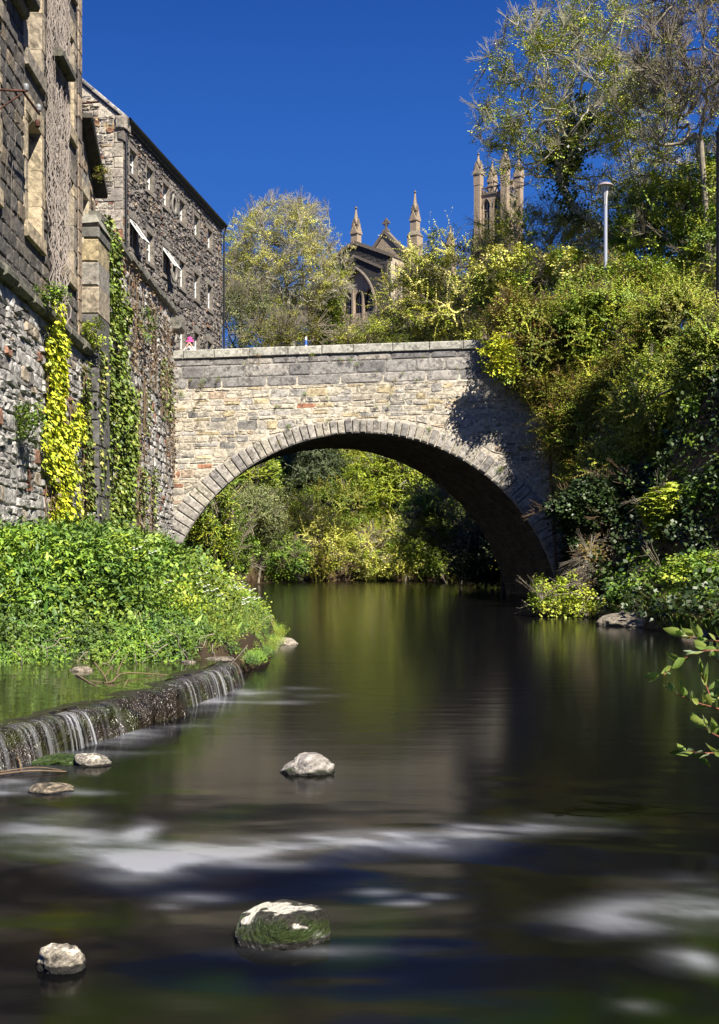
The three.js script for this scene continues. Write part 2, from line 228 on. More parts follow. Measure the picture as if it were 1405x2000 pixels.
function waterSheet(from, to, k, n) {
  const ds = [from]; while (ds[ds.length - 1] < to) ds.push(Math.min(to, ds[ds.length - 1] * k));
  const pos = [], uv = [], color = [], idx = [];
  ds.forEach((d) => { const hw = d * 0.42 + 1.6 + Math.max(0, d - 12) * 0.25; for (let j = 0; j <= n; j++) {
    const x = (j / n * 2 - 1) * hw, wob = (fbm(x * 2.4, d * 2.4, 5, 3) - 0.5); pos.push(x, waveY(x, d), -d); uv.push(x, d);
    const g = sstep(0.52, 0.74, fbm(x * 1.5 + wob, d * 1.1, 12, 3)) * sstep(9, 4.5, d), br = sstep(0.55, 0.75, fbm(x * 1.8, d * 1.8, 31, 3)) * sstep(9, 4, d);
    let c = mixc(mixc([0.0026, 0.0026, 0.0032], [0.006, 0.011, 0.0015], g), [0.009, 0.006, 0.003], br * 0.5);
    let f = 0;
    for (const [bx, bd, rx, rd, s] of foamBlobs) { const dx = (x - bx + wob * rx * 0.9) / rx; if (dx > 3 || dx < -3) continue; const dd = (d - bd + wob * rd * 0.5 + 0.3 * rd * Math.sin(x * 4.6 + bd) + 0.12 * rd * Math.sin(x * 11)) / rd; if (dd > 3 || dd < -3) continue; f = f + s * Math.exp(-(dx * dx + dd * dd) * 1.1) * (1 - f * 0.7); }
    if (f > 0.01) { const st = fbm(x * 3.4 + 4, d * 7 + x * 2.2, 3, 5); f = clamp(f * (0.4 + 1.1 * sstep(0.25, 0.75, st))); c = mixc(c, [0.57, 0.59, 0.66], Math.min(0.36, f * f * 0.26 + f * 0.2)); }
    color.push(...c);
  } });
  for (let i = 0; i < ds.length - 1; i++) for (let j = 0; j < n; j++) { const a = i * (n + 1) + j; idx.push(a, a + 1, a + n + 1, a + 1, a + n + 2, a + n + 1); }
  return geo(pos, idx, uv, color);
}
{
  const ripple = tex(512, (u, v) => fbm(u * 7 + fbm(u * 4, v * 4, 8, 2) * 2, v * 16, 3, 5, 0), false);
  ripple.wrapS = ripple.wrapT = THREE.MirroredRepeatWrapping; ripple.repeat.set(0.21, 0.37);
  const water = (roughness, bumpScale) => new THREE.MeshPhysicalMaterial({ vertexColors: true, roughness, ior: 1.33, specularIntensity: 0.1, bumpMap: ripple, bumpScale });
  structure(mesh('river', waterSheet(1.6, 118, 1.008, 280), water(0.13, 0.002)), 'dark river with white rapids flowing from under the bridge', 'river');
  // the still pool behind the weir
}
const crestPts = [[-4.6, 1.6], [-3.3, 4.4], [-2.62, 6.4], [-2.28, 7.65], [-2.1, 8.35], [-1.93, 9.0], [-1.76, 9.7], [-1.6, 10.25], [-1.53, 10.55], [-1.62, 10.75], [-1.56, 11.2], [-1.45, 11.75], [-1.36, 12.4], [-1.3, 13.3]];
crestPts.forEach((p) => { p[0] -= 0.13; });
const POOL = 0.22;
{
  const s = new THREE.Shape(); s.moveTo(-12, -1.6); [...crestPts].forEach(([x, d]) => s.lineTo(x - 0.1, d)); s.lineTo(-1.5, 14); s.lineTo(-12, 14); s.closePath();
  const g = new THREE.ShapeGeometry(s); g.rotateX(-Math.PI / 2); g.translate(0, POOL + 0.012, 0);
  const ripple = tex(256, (u, v) => fbm(u * 5, v * 10, 3, 3), false); ripple.wrapS = ripple.wrapT = THREE.MirroredRepeatWrapping; ripple.repeat.set(0.5, 0.5);
  structure(mesh('pool', g, new THREE.MeshPhysicalMaterial({ color: col([0.028, 0.030, 0.012]), roughness: 0.07, ior: 1.33, bumpMap: ripple, bumpScale: 0.004 })), 'still green pool held by the weir', 'pool');
}
{ // the weir: a rounded wet stone sill swept along its crest, with strands of falling water
  const r = rng(77), w = thing('weir', 'low curved weir of dark wet stone with thin white falls', 'weir');
  const curve = new THREE.CatmullRomCurve3(crestPts.map(([x, d]) => V3(x, 0, -d)), false, 'catmullrom', 0.3), N = 420, prof = [[-0.55, 0.10], [-0.4, 0.205], [-0.22, 0.226], [-0.08, 0.236], [0.0, 0.232], [0.06, 0.21], [0.1, 0.165], [0.125, 0.10], [0.15, 0.03], [0.18, -0.08]];
  const pos = [], uv = [], idx = [], color = [], side = (t) => V3(-t.z, 0, t.x).normalize();
  const pts = curve.getSpacedPoints(N), tan = pts.map((_, i) => pts[Math.min(N, i + 1)].clone().sub(pts[Math.max(0, i - 1)]).normalize());
  const out = (i) => side(tan[i]).multiplyScalar(1), outer = (i) => { const o = out(i); return o.x < 0 ? o.negate() : o; };
  for (let i = 0; i <= N; i++) { const o = outer(i), len = i / N * 13; prof.forEach(([a, y], k) => { const nz = fbm(len * 2.2, k * 0.7, 5, 3) - 0.5, nf = fbm(len * 11, k * 1.6, 2, 4) - 0.5, f = a + nz * 0.16 * (k > 2 ? 1 : 0) + nf * 0.07; pos.push(pts[i].x + o.x * f, y + (k > 1 && k < 8 ? nz * 0.05 + nf * 0.03 : 0), pts[i].z + o.z * f); uv.push(len, k * 0.06); const moss = sstep(0.5, 0.66, fbm(len * 4, k * 0.8, 11, 3)); color.push(...mixc([0.030, 0.022, 0.014], [0.035, 0.04, 0.008], moss)); }); }
  const K = prof.length; for (let i = 0; i < N; i++) for (let k = 0; k < K - 1; k++) { const a = i * K + k; idx.push(a, a + K, a + 1, a + 1, a + K, a + K + 1); }
  mesh('sill', geo(pos, idx, uv, color), new THREE.MeshPhysicalMaterial({ vertexColors: true, map: grainTex, bumpMap: grainBump, bumpScale: 0.05, roughness: 0.28 }), w);
  const streak = tex(128, (u, v) => { const a = noise3(u * 24, v * 1.4, 4, 24) * 0.5 + noise3(u * 64, v * 0.9, 9, 64) * 0.5; return Math.pow(clamp((a - 0.42) * 3), 1.3) * (0.55 + 0.45 * sstep(0, 0.5, v)); }, false);
  const fall = new THREE.MeshPhysicalMaterial({ color: col([0.72, 0.74, 0.8]), roughness: 0.4, transparent: true, alphaMap: streak, opacity: 0.62, side: THREE.DoubleSide });
  const falls = [0.06, 0.16, 0.4].map((x) => { const m = fall.clone(); m.opacity = x; return m; });
  for (let i = 112; i < N - 2;) {
    const wdt = 3 + Math.floor(r() * 10), gap = Math.floor(r() * r() * 9) - 1; if (i + wdt >= N) break;
    const dark = (i > 285 && i < 322); // the bulge of the sill where no water falls
    if (!dark) {
      const p = [], q = [], ix = [], S = 6; for (let k = 0; k <= S; k++) for (let e = 0; e <= 1; e++) { const j = i + e * wdt, o = outer(j), t = k / S, f = 0.02 + 0.17 * Math.sqrt(t) + 0.02, spread = (e - 0.5) * wdt * 0.013 * t; p.push(pts[j].x + o.x * f + tan[j].x * spread, 0.247 - 0.26 * t * t, pts[j].z + o.z * f + tan[j].z * spread); q.push(i * 0.173 + e * wdt * 0.055, t * 0.9); }
      for (let k = 0; k < S; k++) ix.push(2 * k, 2 * k + 1, 2 * k + 2, 2 * k + 1, 2 * k + 3, 2 * k + 2);
      mesh('water_strand', geo(p, ix, q), falls[Math.floor(r() * 3)], w);
    }
    i += wdt + gap;
  }
}

// ---------------------------------------------------------------- the bridge
const BD = 45, bx = (u) => (u - CX) * BD / F, by = (v) => EYE - (v - HZ) * BD / F;
const AC = [bx(707), by(1239.6)], AR = 7.38, SLOPE = 0.0349, PT = 9.314;
const ringLen = (a) => 0.54 + 0.42 * Math.pow(Math.abs(Math.cos(a)), 1.6);
{
  const r = rng(5), br = thing('stone_bridge', 'old stone arch bridge of pale rubble spanning the river', 'bridge', V3(0, 0, -BD));
  const skew = 1.25 / 5.8, shear = (g) => { const p = g.attributes.position; for (let i = 0; i < p.count; i++) p.setX(i, p.getX(i) + Math.min(0, p.getZ(i)) * skew); g.computeVertexNormals(); return g; };
  const slopeY = (g, k) => { const p = g.attributes.position; for (let i = 0; i < p.count; i++) p.setY(i, p.getY(i) + SLOPE * p.getX(i) * (k ? clamp(p.getY(i) / 7.9, 0, 1) : 1)); g.computeVertexNormals(); return g; };
  const X0 = -8.4, X1 = 10.5, half = Math.asin((1.3 + AC[1] + -0.0) / AR); // arch runs down to y = -1.3
  const yb = -1.3, aR = Math.asin(clamp((yb - AC[1]) / AR, -1, 1));
  const s = new THREE.Shape(); s.moveTo(X0, yb); s.lineTo(AC[0] - AR * Math.cos(aR), yb); s.absarc(AC[0], AC[1], AR, Math.PI - aR, aR, true); s.lineTo(X1, yb); s.lineTo(X1, PT - 1.15 + SLOPE * X1); s.lineTo(X0, PT - 1.15 + SLOPE * X0); s.closePath();
  const g = new THREE.ExtrudeGeometry(s, { depth: 5.8, bevelEnabled: false, curveSegments: 72 }); g.translate(0, 0, -5.8); mesh('body', shear(g), M.mortarPale, br);
  for (const [z0, z1] of [[-0.42, 0], [-5.8, -5.4]]) { const p = part('parapet', br); const t = new THREE.Shape(); t.moveTo(X0, PT - 1.15 + SLOPE * X0); t.lineTo(X1, PT - 1.15 + SLOPE * X1); t.lineTo(X1, PT - 0.32 + SLOPE * X1); t.lineTo(X0, PT - 0.32 + SLOPE * X0); t.closePath(); const e = new THREE.ExtrudeGeometry(t, { depth: z1 - z0, bevelEnabled: false }); e.translate(0, 0, z0); mesh('wall', e, M.mortarGrey, p);
    let x = X0 + 0.6; while (x < X1 - 0.3) { let w = 1.12 + r() * 0.34; w = Math.min(w, X1 - x); const c = mixc([0.36, 0.35, 0.31], [0.50, 0.48, 0.42], r()); mesh('coping_stone', slopeY(block(x + 0.008, x + w - 0.008, PT - 0.318, PT + (r() - 0.5) * 0.015, z0 - 0.06, z1 + 0.1, r, c, 0.025)), stoneMat, p); x += w; } }
  // dressed courses under the coping
  let y = PT - 0.32; const course = [];
  for (const h of [0.27, 0.46, 0.37]) { let x = X0; while (x < 9.5) { const w = 0.75 + r() * 0.95; course.push({ x: x + 0.012, y: y - h + 0.012, w: w - 0.024, h: h - 0.024 }); x += w; } y -= h; }
  const dressed = course.map((q) => slopeY(stoneGeo(outline(q, r, 0.012), 0.02 + r() * 0.015, r, 0.008, PAL.ashlar(r)))); dressed.forEach((q) => mesh('ashlar_block', q, stoneMat, br));
  // voussoirs
  let a = 0.06; while (a < Math.PI - 0.06) {
    const wv = (0.215 + 0.1 * Math.abs(Math.cos(a)) + r() * 0.05) / AR, a1 = Math.min(a + wv, Math.PI - 0.05), L = ringLen((a + a1) / 2) + (r() - 0.5) * 0.07, e = 0.012 / AR;
    const P = (t, R) => [AC[0] + R * Math.cos(t), AC[1] + R * Math.sin(t)], A0 = a + e, A1 = a1 - e, pts = [];
    pts.push(P(A0, AR + 0.0), P(A0, AR + 0.1), P(A0, AR + L - 0.05), P(lerp(A0, A1, 0.2), AR + L), P(lerp(A0, A1, 0.8), AR + L), P(A1, AR + L - 0.05), P(A1, AR + 0.1), P(A1, AR)); pts.reverse();
    mesh('voussoir', stoneGeo(pts.reverse(), 0.055 + r() * 0.03, r, 0.012, PAL.voussoir(r)), stoneMat, br); a = a1;
  }
  // rubble face
  const list = courses(-6.95, 8.6, -0.5, PT - 1.42, { h: [0.14, 0.4], w: [0.2, 1.1], gap: 0.013, split: 0.42 }, r);
  // lower left spandrel: larger squared blocks
  const warp = (pts, q) => { let moved = 0; const o = pts.map(([x, yy]) => { const dx = x - AC[0], dy = yy - AC[1], R = Math.hypot(dx, dy), lim = AR + ringLen(Math.atan2(dy, dx)) + 0.03; if (R < lim) { moved++; return [AC[0] + dx / R * lim, AC[1] + dy / R * lim]; } return [x, yy]; }); if (moved > 5) return null; let A = 0; o.forEach((p, i) => { const n = o[(i + 1) % o.length]; A += p[0] * n[1] - n[0] * p[1]; }); return Math.abs(A) / 2 < 0.012 ? null : o; };
  const before = br.children.length;
  layStones(br, list, { pal: (rr, q) => { const k = lerp(0.74, 1.06, sstep(0.32, 0.62, fbm(q.x * 0.55, q.y * 0.8, 77, 4))); return PAL.bridge(rr).map((c) => c * k); }, proud: [0.003, 0.026], rough: 0.02, jit: 0.055, warp, name: 'stone', most: 300, score: (q) => q.w * q.h }, r);
  br.children.slice(before).forEach((m) => slopeY(m.geometry, true));
  // the soffit, course by course
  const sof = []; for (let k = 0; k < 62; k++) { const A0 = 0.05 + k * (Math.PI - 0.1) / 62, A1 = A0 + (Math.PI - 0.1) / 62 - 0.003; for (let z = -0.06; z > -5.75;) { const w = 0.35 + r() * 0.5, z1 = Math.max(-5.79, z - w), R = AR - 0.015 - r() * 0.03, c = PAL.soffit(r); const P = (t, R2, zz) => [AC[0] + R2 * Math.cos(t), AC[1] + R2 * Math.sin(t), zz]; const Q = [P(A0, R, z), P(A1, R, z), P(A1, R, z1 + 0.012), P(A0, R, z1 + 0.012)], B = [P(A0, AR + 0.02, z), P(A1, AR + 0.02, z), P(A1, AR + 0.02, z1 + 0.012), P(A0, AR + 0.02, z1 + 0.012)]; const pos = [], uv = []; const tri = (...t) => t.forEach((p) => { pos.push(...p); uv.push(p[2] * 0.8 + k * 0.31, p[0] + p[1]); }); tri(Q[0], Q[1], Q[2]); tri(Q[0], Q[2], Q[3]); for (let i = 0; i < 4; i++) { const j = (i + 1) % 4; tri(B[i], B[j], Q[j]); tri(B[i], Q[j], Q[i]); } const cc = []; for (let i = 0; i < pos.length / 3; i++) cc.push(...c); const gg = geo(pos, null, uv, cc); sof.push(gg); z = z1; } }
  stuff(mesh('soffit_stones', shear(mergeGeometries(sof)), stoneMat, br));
  mesh('deck', shear(boxUV(slopeY(box(X0, X1, PT - 1.146, PT - 1.1, -5.39, -0.43)))), M.road, br);
}

// ---------------------------------------------------------------- old walls on the left
const WX = (d) => -5.455 - 0.031 * d, wallDir = [-0.031, -1], wallOrigin = (off = 0) => V3(-5.455 + off, 0, 0);
function addWindow(parent, x0, x1, y0, y1, o, r) {
  const g = part('window', parent), jw = o.jw, dp = o.depth, put = (n, a, b, c, d, e, f) => mesh(n, block(a, b, c, d, e, f, r, o.pal(r), 0.015), stoneMat, g);
  put('lintel', x0 - jw, x1 + jw, y1, y1 + o.lh, -dp - 0.05, o.out); put('sill', x0 - jw - 0.03, x1 + jw + 0.03, y0 - o.sh, y0, -dp - 0.05, o.out + 0.05);
  for (const s of [0, 1]) { let y = y0, k = 0; while (y < y1 - 0.01) { let h = Math.min(o.jh * (0.8 + r() * 0.4), y1 - y); if (y1 - y - h < 0.15) h = y1 - y; const e = (k++ + s) % 2 ? 0 : o.longer || 0; s ? put('jamb_stone', x1, x1 + jw + e, y + 0.004, y + h - 0.004, -dp - 0.05, o.out) : put('jamb_stone', x0 - jw - e, x0, y + 0.004, y + h - 0.004, -dp - 0.05, o.out); y += h; } }
  mesh('pane', box(x0, x1, y0, y1, -dp - 0.045, -dp - 0.03), M.glass, g);
  const t = o.bar, f = [box(x0, x0 + t, y0, y1, -dp - 0.03, -dp + 0.012), box(x1 - t, x1, y0, y1, -dp - 0.03, -dp + 0.012), box(x0 + t, x1 - t, y0, y0 + t, -dp - 0.03, -dp + 0.012), box(x0 + t, x1 - t, y1 - t, y1, -dp - 0.03, -dp + 0.012), box(x0 + t, x1 - t, (y0 + y1) / 2 - t / 2, (y0 + y1) / 2 + t / 2, -dp - 0.03, -dp + 0.008)];
  if (o.mullion) f.push(box((x0 + x1) / 2 - t * 0.35, (x0 + x1) / 2 + t * 0.35, y0 + t, y1 - t, -dp - 0.03, -dp + 0.02));
  mesh('frame', mergeGeometries(f), M.white, g);
  if (o.open) { const s = part('sash', parent), w = x1 - x0, h = o.open; s.position.set((x0 + x1) / 2, y1 - 0.08, -0.05); s.rotation.x = -0.62; const a = [box(-w / 2, -w / 2 + 0.09, -h, 0, 0, 0.06), box(w / 2 - 0.09, w / 2, -h, 0, 0, 0.06), box(-w / 2 + 0.09, w / 2 - 0.09, -h, -h + 0.1, 0, 0.06), box(-w / 2 + 0.09, w / 2 - 0.09, -0.1, 0, 0, 0.06)]; mesh('sash_frame', mergeGeometries(a), M.white, s); mesh('sash_pane', box(-w / 2 + 0.09, w / 2 - 0.09, -h + 0.1, -0.1, 0.02, 0.03), M.glass, s); }
  return g;
}
const winBlock = (wins, o) => (ya, yb) => wins.filter((w) => yb > w[2] - o.sh && ya < w[3] + o.lh).map((w) => [w[0] - o.jw - 0.02, w[1] + o.jw + 0.02]);
function wallShape(x0, x1, y0, tops, wins, o) { const s = new THREE.Shape(); s.moveTo(x0, y0); s.lineTo(x1, y0); for (const [x, y] of [...tops].reverse()) s.lineTo(x, y); s.closePath(); for (const w of wins) s.holes.push(rectHole(w[0] - o.jw + 0.01, w[1] + o.jw - 0.01, w[2] - o.sh + 0.01, w[3] + o.lh - 0.01)); return s; }
{ // lower retaining wall
  const r = rng(11), w = thing('retaining_wall', 'tall rough rubble retaining wall rising from the leafy bank', 'wall'); frameGroup(w, wallOrigin(), wallDir);
  slab(wallShape(13, 28.6, -0.5, [[13, 6.1], [28.6, 6.1]], [], {}), 0.6, M.mortarWall, 'body', w);
  const stones = courses(17.5, 28.5, 1.2, 6.05, { h: [0.12, 0.34], w: [0.25, 0.85], gap: 0.01, split: 0.35 }, r);
  layStones(w, stones, { pal: PAL.wall, proud: [0.012, 0.075], rough: 0.028, jit: 0.05, score: (q) => q.w * q.h * (q.x > 20 ? 1 : 0.01) / q.x ** 2, most: 300 }, r);
  for (let s = 14; s < 28.4;) { const l = 0.9 + r() * 0.6; mesh('coping_stone', block(s + 0.01, Math.min(28.5, s + l), 6.1, 6.32 + r() * 0.05, -0.5, 0.16 + r() * 0.05, r, mixc([0.20, 0.19, 0.15], [0.13, 0.13, 0.10], r()), 0.07), stoneMat, w); s += l; }
}
{ // wall between the pier and the bridge
  const r = rng(12), w = thing('boundary_wall', 'high weathered rubble wall between the stone pier and the bridge', 'wall'); frameGroup(w, wallOrigin(), wallDir);
  const top = (s) => piece([[28.6, 9.5], [33, 9.75], [45.3, 10.55]], s);
  slab(wallShape(29.2, 45.3, -0.5, [[29.2, 9.4], [45.3, 10.45]], [], {}), 0.6, M.mortarWall, 'body', w);
  const stones = courses(29.3, 45.1, 1.2, 10.4, { h: [0.14, 0.34], w: [0.25, 0.8], gap: 0.014, split: 0.3 }, r).filter((q) => q.y + q.h < top(q.x) - 0.1);
  layStones(w, stones, { pal: PAL.wall, proud: [0.012, 0.085], rough: 0.03, jit: 0.06, score: (q) => q.w * q.h / q.x ** 2, most: 300 }, r);
  for (let s = 29.3; s < 45.2;) { const l = Math.min(0.9 + r() * 0.7, 45.3 - s), y = top(s + l / 2); mesh('coping_stone', block(s + 0.01, s + l, y - 0.12, y + 0.14, -0.5, 0.15 + r() * 0.06, r, mixc([0.24, 0.225, 0.19], [0.16, 0.155, 0.13], r()), 0.06), stoneMat, w); s += l; }
  mesh('corbel', block(44.2, 45.4, 9.75, 10.15, -0.1, 0.42, r, [0.2, 0.19, 0.16], 0.08), stoneMat, w);
}
{ // stone pier at the corner of the building
  const r = rng(13), p = thing('stone_pier', 'square pier of large worn sandstone blocks beside the ivy', 'pier', V3(0, 0, -28.42));
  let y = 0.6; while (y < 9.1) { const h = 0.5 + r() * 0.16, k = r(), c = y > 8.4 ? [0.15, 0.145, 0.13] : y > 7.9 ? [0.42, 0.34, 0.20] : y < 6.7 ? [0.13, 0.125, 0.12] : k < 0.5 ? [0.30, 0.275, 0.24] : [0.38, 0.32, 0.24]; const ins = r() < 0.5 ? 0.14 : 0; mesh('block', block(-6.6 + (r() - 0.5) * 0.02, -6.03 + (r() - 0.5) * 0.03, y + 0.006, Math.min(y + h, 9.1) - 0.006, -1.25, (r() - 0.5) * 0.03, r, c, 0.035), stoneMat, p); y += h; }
  mesh('cap', stoneCap(-6.64, -5.98, 9.1, 9.42, -1.3, 0.06, r), stoneMat, p);
}
function stoneCap(x0, x1, y0, y1, z0, z1, r) { const g = block(x0, x1, y0, y1, z0, z1, r, [0.27, 0.26, 0.22], 0.06), p = g.attributes.position; for (let i = 0; i < p.count; i++) if (p.getY(i) > (y0 + y1) / 2) { p.setX(i, lerp(p.getX(i), (x0 + x1) / 2, 0.45)); p.setZ(i, lerp(p.getZ(i), (z0 + z1) / 2, 0.3)); } g.computeVertexNormals(); return g; }
{ // the tall building
  const r = rng(14), b = thing('tenement', 'tall soot dark stone building with pale window surrounds above the retaining wall', 'building'); frameGroup(b, wallOrigin(-0.08), wallDir);
  const o = { jw: 0.2, lh: 0.42, sh: 0.3, depth: 0.34, out: 0.03, jh: 0.62, longer: 0.14, bar: 0.07, mullion: false, pal: (q) => { const k = q(); const s = 0.9 + q() * 0.2; return (k < 0.6 ? [0.50, 0.41, 0.28] : k < 0.85 ? [0.38, 0.32, 0.24] : [0.27, 0.235, 0.19]).map((x) => x * s); } };
  const wins = []; for (const [a, c] of [[16.5, 17.6], [19.8, 20.9], [23.1, 24.2], [26.4, 27.35]]) for (const [y0, y1] of [[7.7, 9.75], [10.9, 12.9], [14.1, 16.1]]) wins.push([a, c, y0, y1]);
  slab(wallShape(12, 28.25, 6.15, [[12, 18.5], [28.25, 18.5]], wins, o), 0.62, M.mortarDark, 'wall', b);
  mesh('end_wall', box(28.252, 28.27, 6.15, 18.5, -6, -0.01), M.mortarDark, b); mesh('roof', box(12, 28.3, 18.5, 18.8, -6, 0.2), M.slate, b);
  wins.forEach((w) => addWindow(b, ...w, o, r));
  const q = courses(14.5, 27.85, 6.35, 18.4, { h: [0.27, 0.36], w: [0.35, 0.85], gap: 0.009, blocked: winBlock(wins, o) }, r);
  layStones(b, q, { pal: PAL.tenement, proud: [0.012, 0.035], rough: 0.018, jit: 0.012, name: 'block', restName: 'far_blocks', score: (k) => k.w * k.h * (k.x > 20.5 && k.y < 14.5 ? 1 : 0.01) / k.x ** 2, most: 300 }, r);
  for (let y = 6.35, k = 0; y < 18.3; k++) { const h = 0.42 + r() * 0.14, l = k % 2 ? 0.36 : 0.34; mesh('quoin', block(28.25 - l, 28.3, y + 0.005, y + h - 0.005, -0.5, 0.03, r, PAL.sandstone(r), 0.02), stoneMat, b); y += h; }
  for (const [a, c] of [[18.2, 19.4], [21.25, 22.75], [24.7, 26.05]]) { const l = part('ledge', b); mesh('slab', block(a, c, 11.5, 11.68, -0.1, 0.34, r, [0.13, 0.125, 0.10], 0.04), stoneMat, l); mesh('moulding', block(a + 0.1, c - 0.08, 11.32, 11.5, -0.1, 0.17, r, [0.22, 0.19, 0.15], 0.06), stoneMat, l); }
}
{ // the lower wing behind the corner
  const r = rng(15), b = thing('lower_wing', 'low stone wing with sloping dark eave behind the tall building corner', 'building'); frameGroup(b, wallOrigin(-0.12), wallDir);
  const o = { jw: 0.16, lh: 0.3, sh: 0.2, depth: 0.2, out: 0.03, jh: 0.5, bar: 0.05, pal: PAL.cream }, wins = [[28.62, 29.3, 8.9, 9.95]];
  slab(wallShape(28.31, 30.3, 6.1, [[28.31, 11.55], [30.3, 10.35]], wins, o), 0.5, M.mortarGrey, 'wall', b); wins.forEach((w) => addWindow(b, ...w, o, r));
  layStones(b, courses(28.32, 30.28, 6.2, 11.5, { h: [0.26, 0.36], w: [0.3, 0.7], gap: 0.01, blocked: winBlock(wins, o) }, r).filter((k) => k.y + k.h < 11.5 - (k.x + k.w - 28.31) * 0.62), { pal: PAL.sandstone, proud: [0.01, 0.03], rough: 0.015, jit: 0.012 }, r);
  const e = block(-0.02, 2.4, 0, 0.16, -0.6, 0.3, r, [0.055, 0.05, 0.042], 0.03); e.rotateZ(-0.545); e.translate(28.31, 11.55, 0); mesh('eave', e, stoneMat, b);
}
// ---------------------------------------------------------------- the mill
const millCorner = V3(-11.17, 0, -58), millDir = [0.141, -1], millS = (d) => (d - 58) * 1.01;
{
  const r = rng(21), b = thing('mill_building', 'long dark rubble mill with rows of small windows and a pale gable', 'building', millCorner);
  frameGroup(b, millCorner, millDir); const f = b;
  const o = { jw: 0.17, lh: 0.3, sh: 0.2, depth: 0.16, out: 0.05, jh: 0.5, bar: 0.06, longer: 0.08, pal: (q) => { const s = 0.85 + q() * 0.35; return [0.235 * s, 0.205 * s, 0.175 * s]; } };
  const wins = [], ds = [59.4, 62.0, 64.7, 67.7, 70.6, 73.5], rows = [[20.05, 21.2], [16.45, 17.9], [13.0, 14.5]];
  rows.forEach(([y0, y1], k) => ds.forEach((d, i) => wins.push([millS(d) - 0.52, millS(d) + 0.52, y0, y1, (k === 1 && (i === 0 || i === 2)) ? 1.25 : 0])));
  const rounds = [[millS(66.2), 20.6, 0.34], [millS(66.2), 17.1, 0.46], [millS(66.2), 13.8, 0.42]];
  const sh = wallShape(0, 18.65, 1, [[0, 22.25], [18.65, 22.25]], wins, o); rounds.forEach(([x, y, q]) => { const p = new THREE.Path(); p.absellipse(x, y, q, q * 1.25, 0, Math.PI * 2, true); sh.holes.push(p); });
  slab(sh, 0.5, M.mortarGrey, 'wall', f); wins.forEach((w) => addWindow(f, w[0], w[1], w[2], w[3], { ...o, open: w[4] }, r));
  rounds.forEach(([x, y, q]) => { const g = part('round_opening', f); const t = new THREE.TorusGeometry(q + 0.02, 0.12, 5, 20); t.scale(1, 1.25, 0.7); t.translate(x, y, 0.02); mesh('stone_ring', t, M.greyStone, g); const d = new THREE.CylinderGeometry(q, q, 0.03, 20); d.rotateX(Math.PI / 2); d.scale(1, 1.25, 1); d.translate(x, y, -0.3); mesh('shade_disc', d, M.black, g); });  // recessed black disc paints in the darkness inside each round opening
  const bl = winBlock(wins, o), list = courses(0.5, 18.6, 9.2, 22.0, { h: [0.14, 0.31], w: [0.2, 0.68], gap: 0.014, split: 0.3, blocked: (a, c) => [...bl(a, c), ...rounds.filter((q) => c > q[1] - q[2] * 1.25 - 0.1 && a < q[1] + q[2] * 1.25 + 0.1).map((q) => [q[0] - q[2] - 0.12, q[0] + q[2] + 0.12])] }, r);
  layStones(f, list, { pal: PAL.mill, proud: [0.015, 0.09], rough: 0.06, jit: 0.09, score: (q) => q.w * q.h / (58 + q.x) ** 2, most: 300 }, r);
  for (let y = 9.2, k = 0; y < 22.1; k++) { const h = 0.38 + r() * 0.15; mesh('quoin', block(0.02, k % 2 ? 0.32 : 0.5, y + 0.006, Math.min(22.2, y + h) - 0.006, -0.1, 0.04, r, PAL.mill(r), 0.02), stoneMat, f); y += h; }
  const gable = part('gable', b); gable.rotation.y = -Math.PI / 2;
  slab(wallShape(-9.4, 0, 1, [[-9.4, 22.25], [-4.7, 26.3], [0, 22.25]], [], o), 0.5, M.mortarPale, 'wall', gable);
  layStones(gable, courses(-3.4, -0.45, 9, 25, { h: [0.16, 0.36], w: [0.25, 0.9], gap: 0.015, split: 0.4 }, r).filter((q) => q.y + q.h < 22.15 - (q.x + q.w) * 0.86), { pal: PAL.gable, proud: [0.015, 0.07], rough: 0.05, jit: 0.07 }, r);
  for (let y = 9.2, k = 0; y < 22.0; k++) { const h = 0.38 + r() * 0.3; mesh('quoin', block(k % 2 ? -0.42 : -0.95, 0.0, y + 0.006, Math.min(22.1, y + h) - 0.006, -0.1, 0.05, r, PAL.gable(r), 0.03), stoneMat, gable); y += h; }
  for (let k = 0; k < 6; k++) { const g = block(-1.03 * (k + 1) + 0.01, -1.03 * k, -0.02, 0.16, -0.55, 0.13, r, PAL.ashlar(r), 0.04); g.rotateZ(-0.711); g.translate(0.08, 22.3, 0); mesh('skew_stone', g, stoneMat, gable); }
  mesh('skew_end', block(-0.35, 0.22, 21.75, 22.4, -0.5, 0.18, r, [0.33, 0.29, 0.24], 0.08), stoneMat, gable); mesh('corbel', block(-0.3, 0.12, 21.2, 21.75, -0.4, 0.12, r, [0.17, 0.15, 0.13], 0.1), stoneMat, gable);
  const roof = part('roof', f); const rg = box(0.1, 18.9, -0.08, 0.04, -6.4, 0.32); rg.rotateX(0.711); rg.translate(0, 22.42, 0); mesh('slates', rg, M.slate, roof); mesh('eave_course', block(0.2, 18.65, 22.05, 22.3, -0.3, 0.16, r, [0.14, 0.13, 0.12], 0.05), stoneMat, roof);
  const gt = tubes().add([V3(0.2, 22.32, 0.27), V3(18.8, 22.32, 0.27)], 0.085, 8); mesh('gutter', gt.build(), M.black, roof);
  for (const x of [0.14, 18.72]) { const p = tubes().add([V3(x, 22.3, 0.25), V3(x, 22.0, 0.2), V3(x, 21.7, 0.12), V3(x, 9, 0.12)], 0.06, 8); mesh('downpipe', p.build(), M.black, f); }
  const t = tubes().add([V3(-2.4, 23.05, 0.1), V3(-1.0, 22.95, 0.5)], 0.055, 6).add([V3(-1.9, 23.0, 0.2), V3(-2.2, 23.3, 0.0)], 0.04, 5); mesh('iron_bracket', t.build(), M.rust, gable);
}
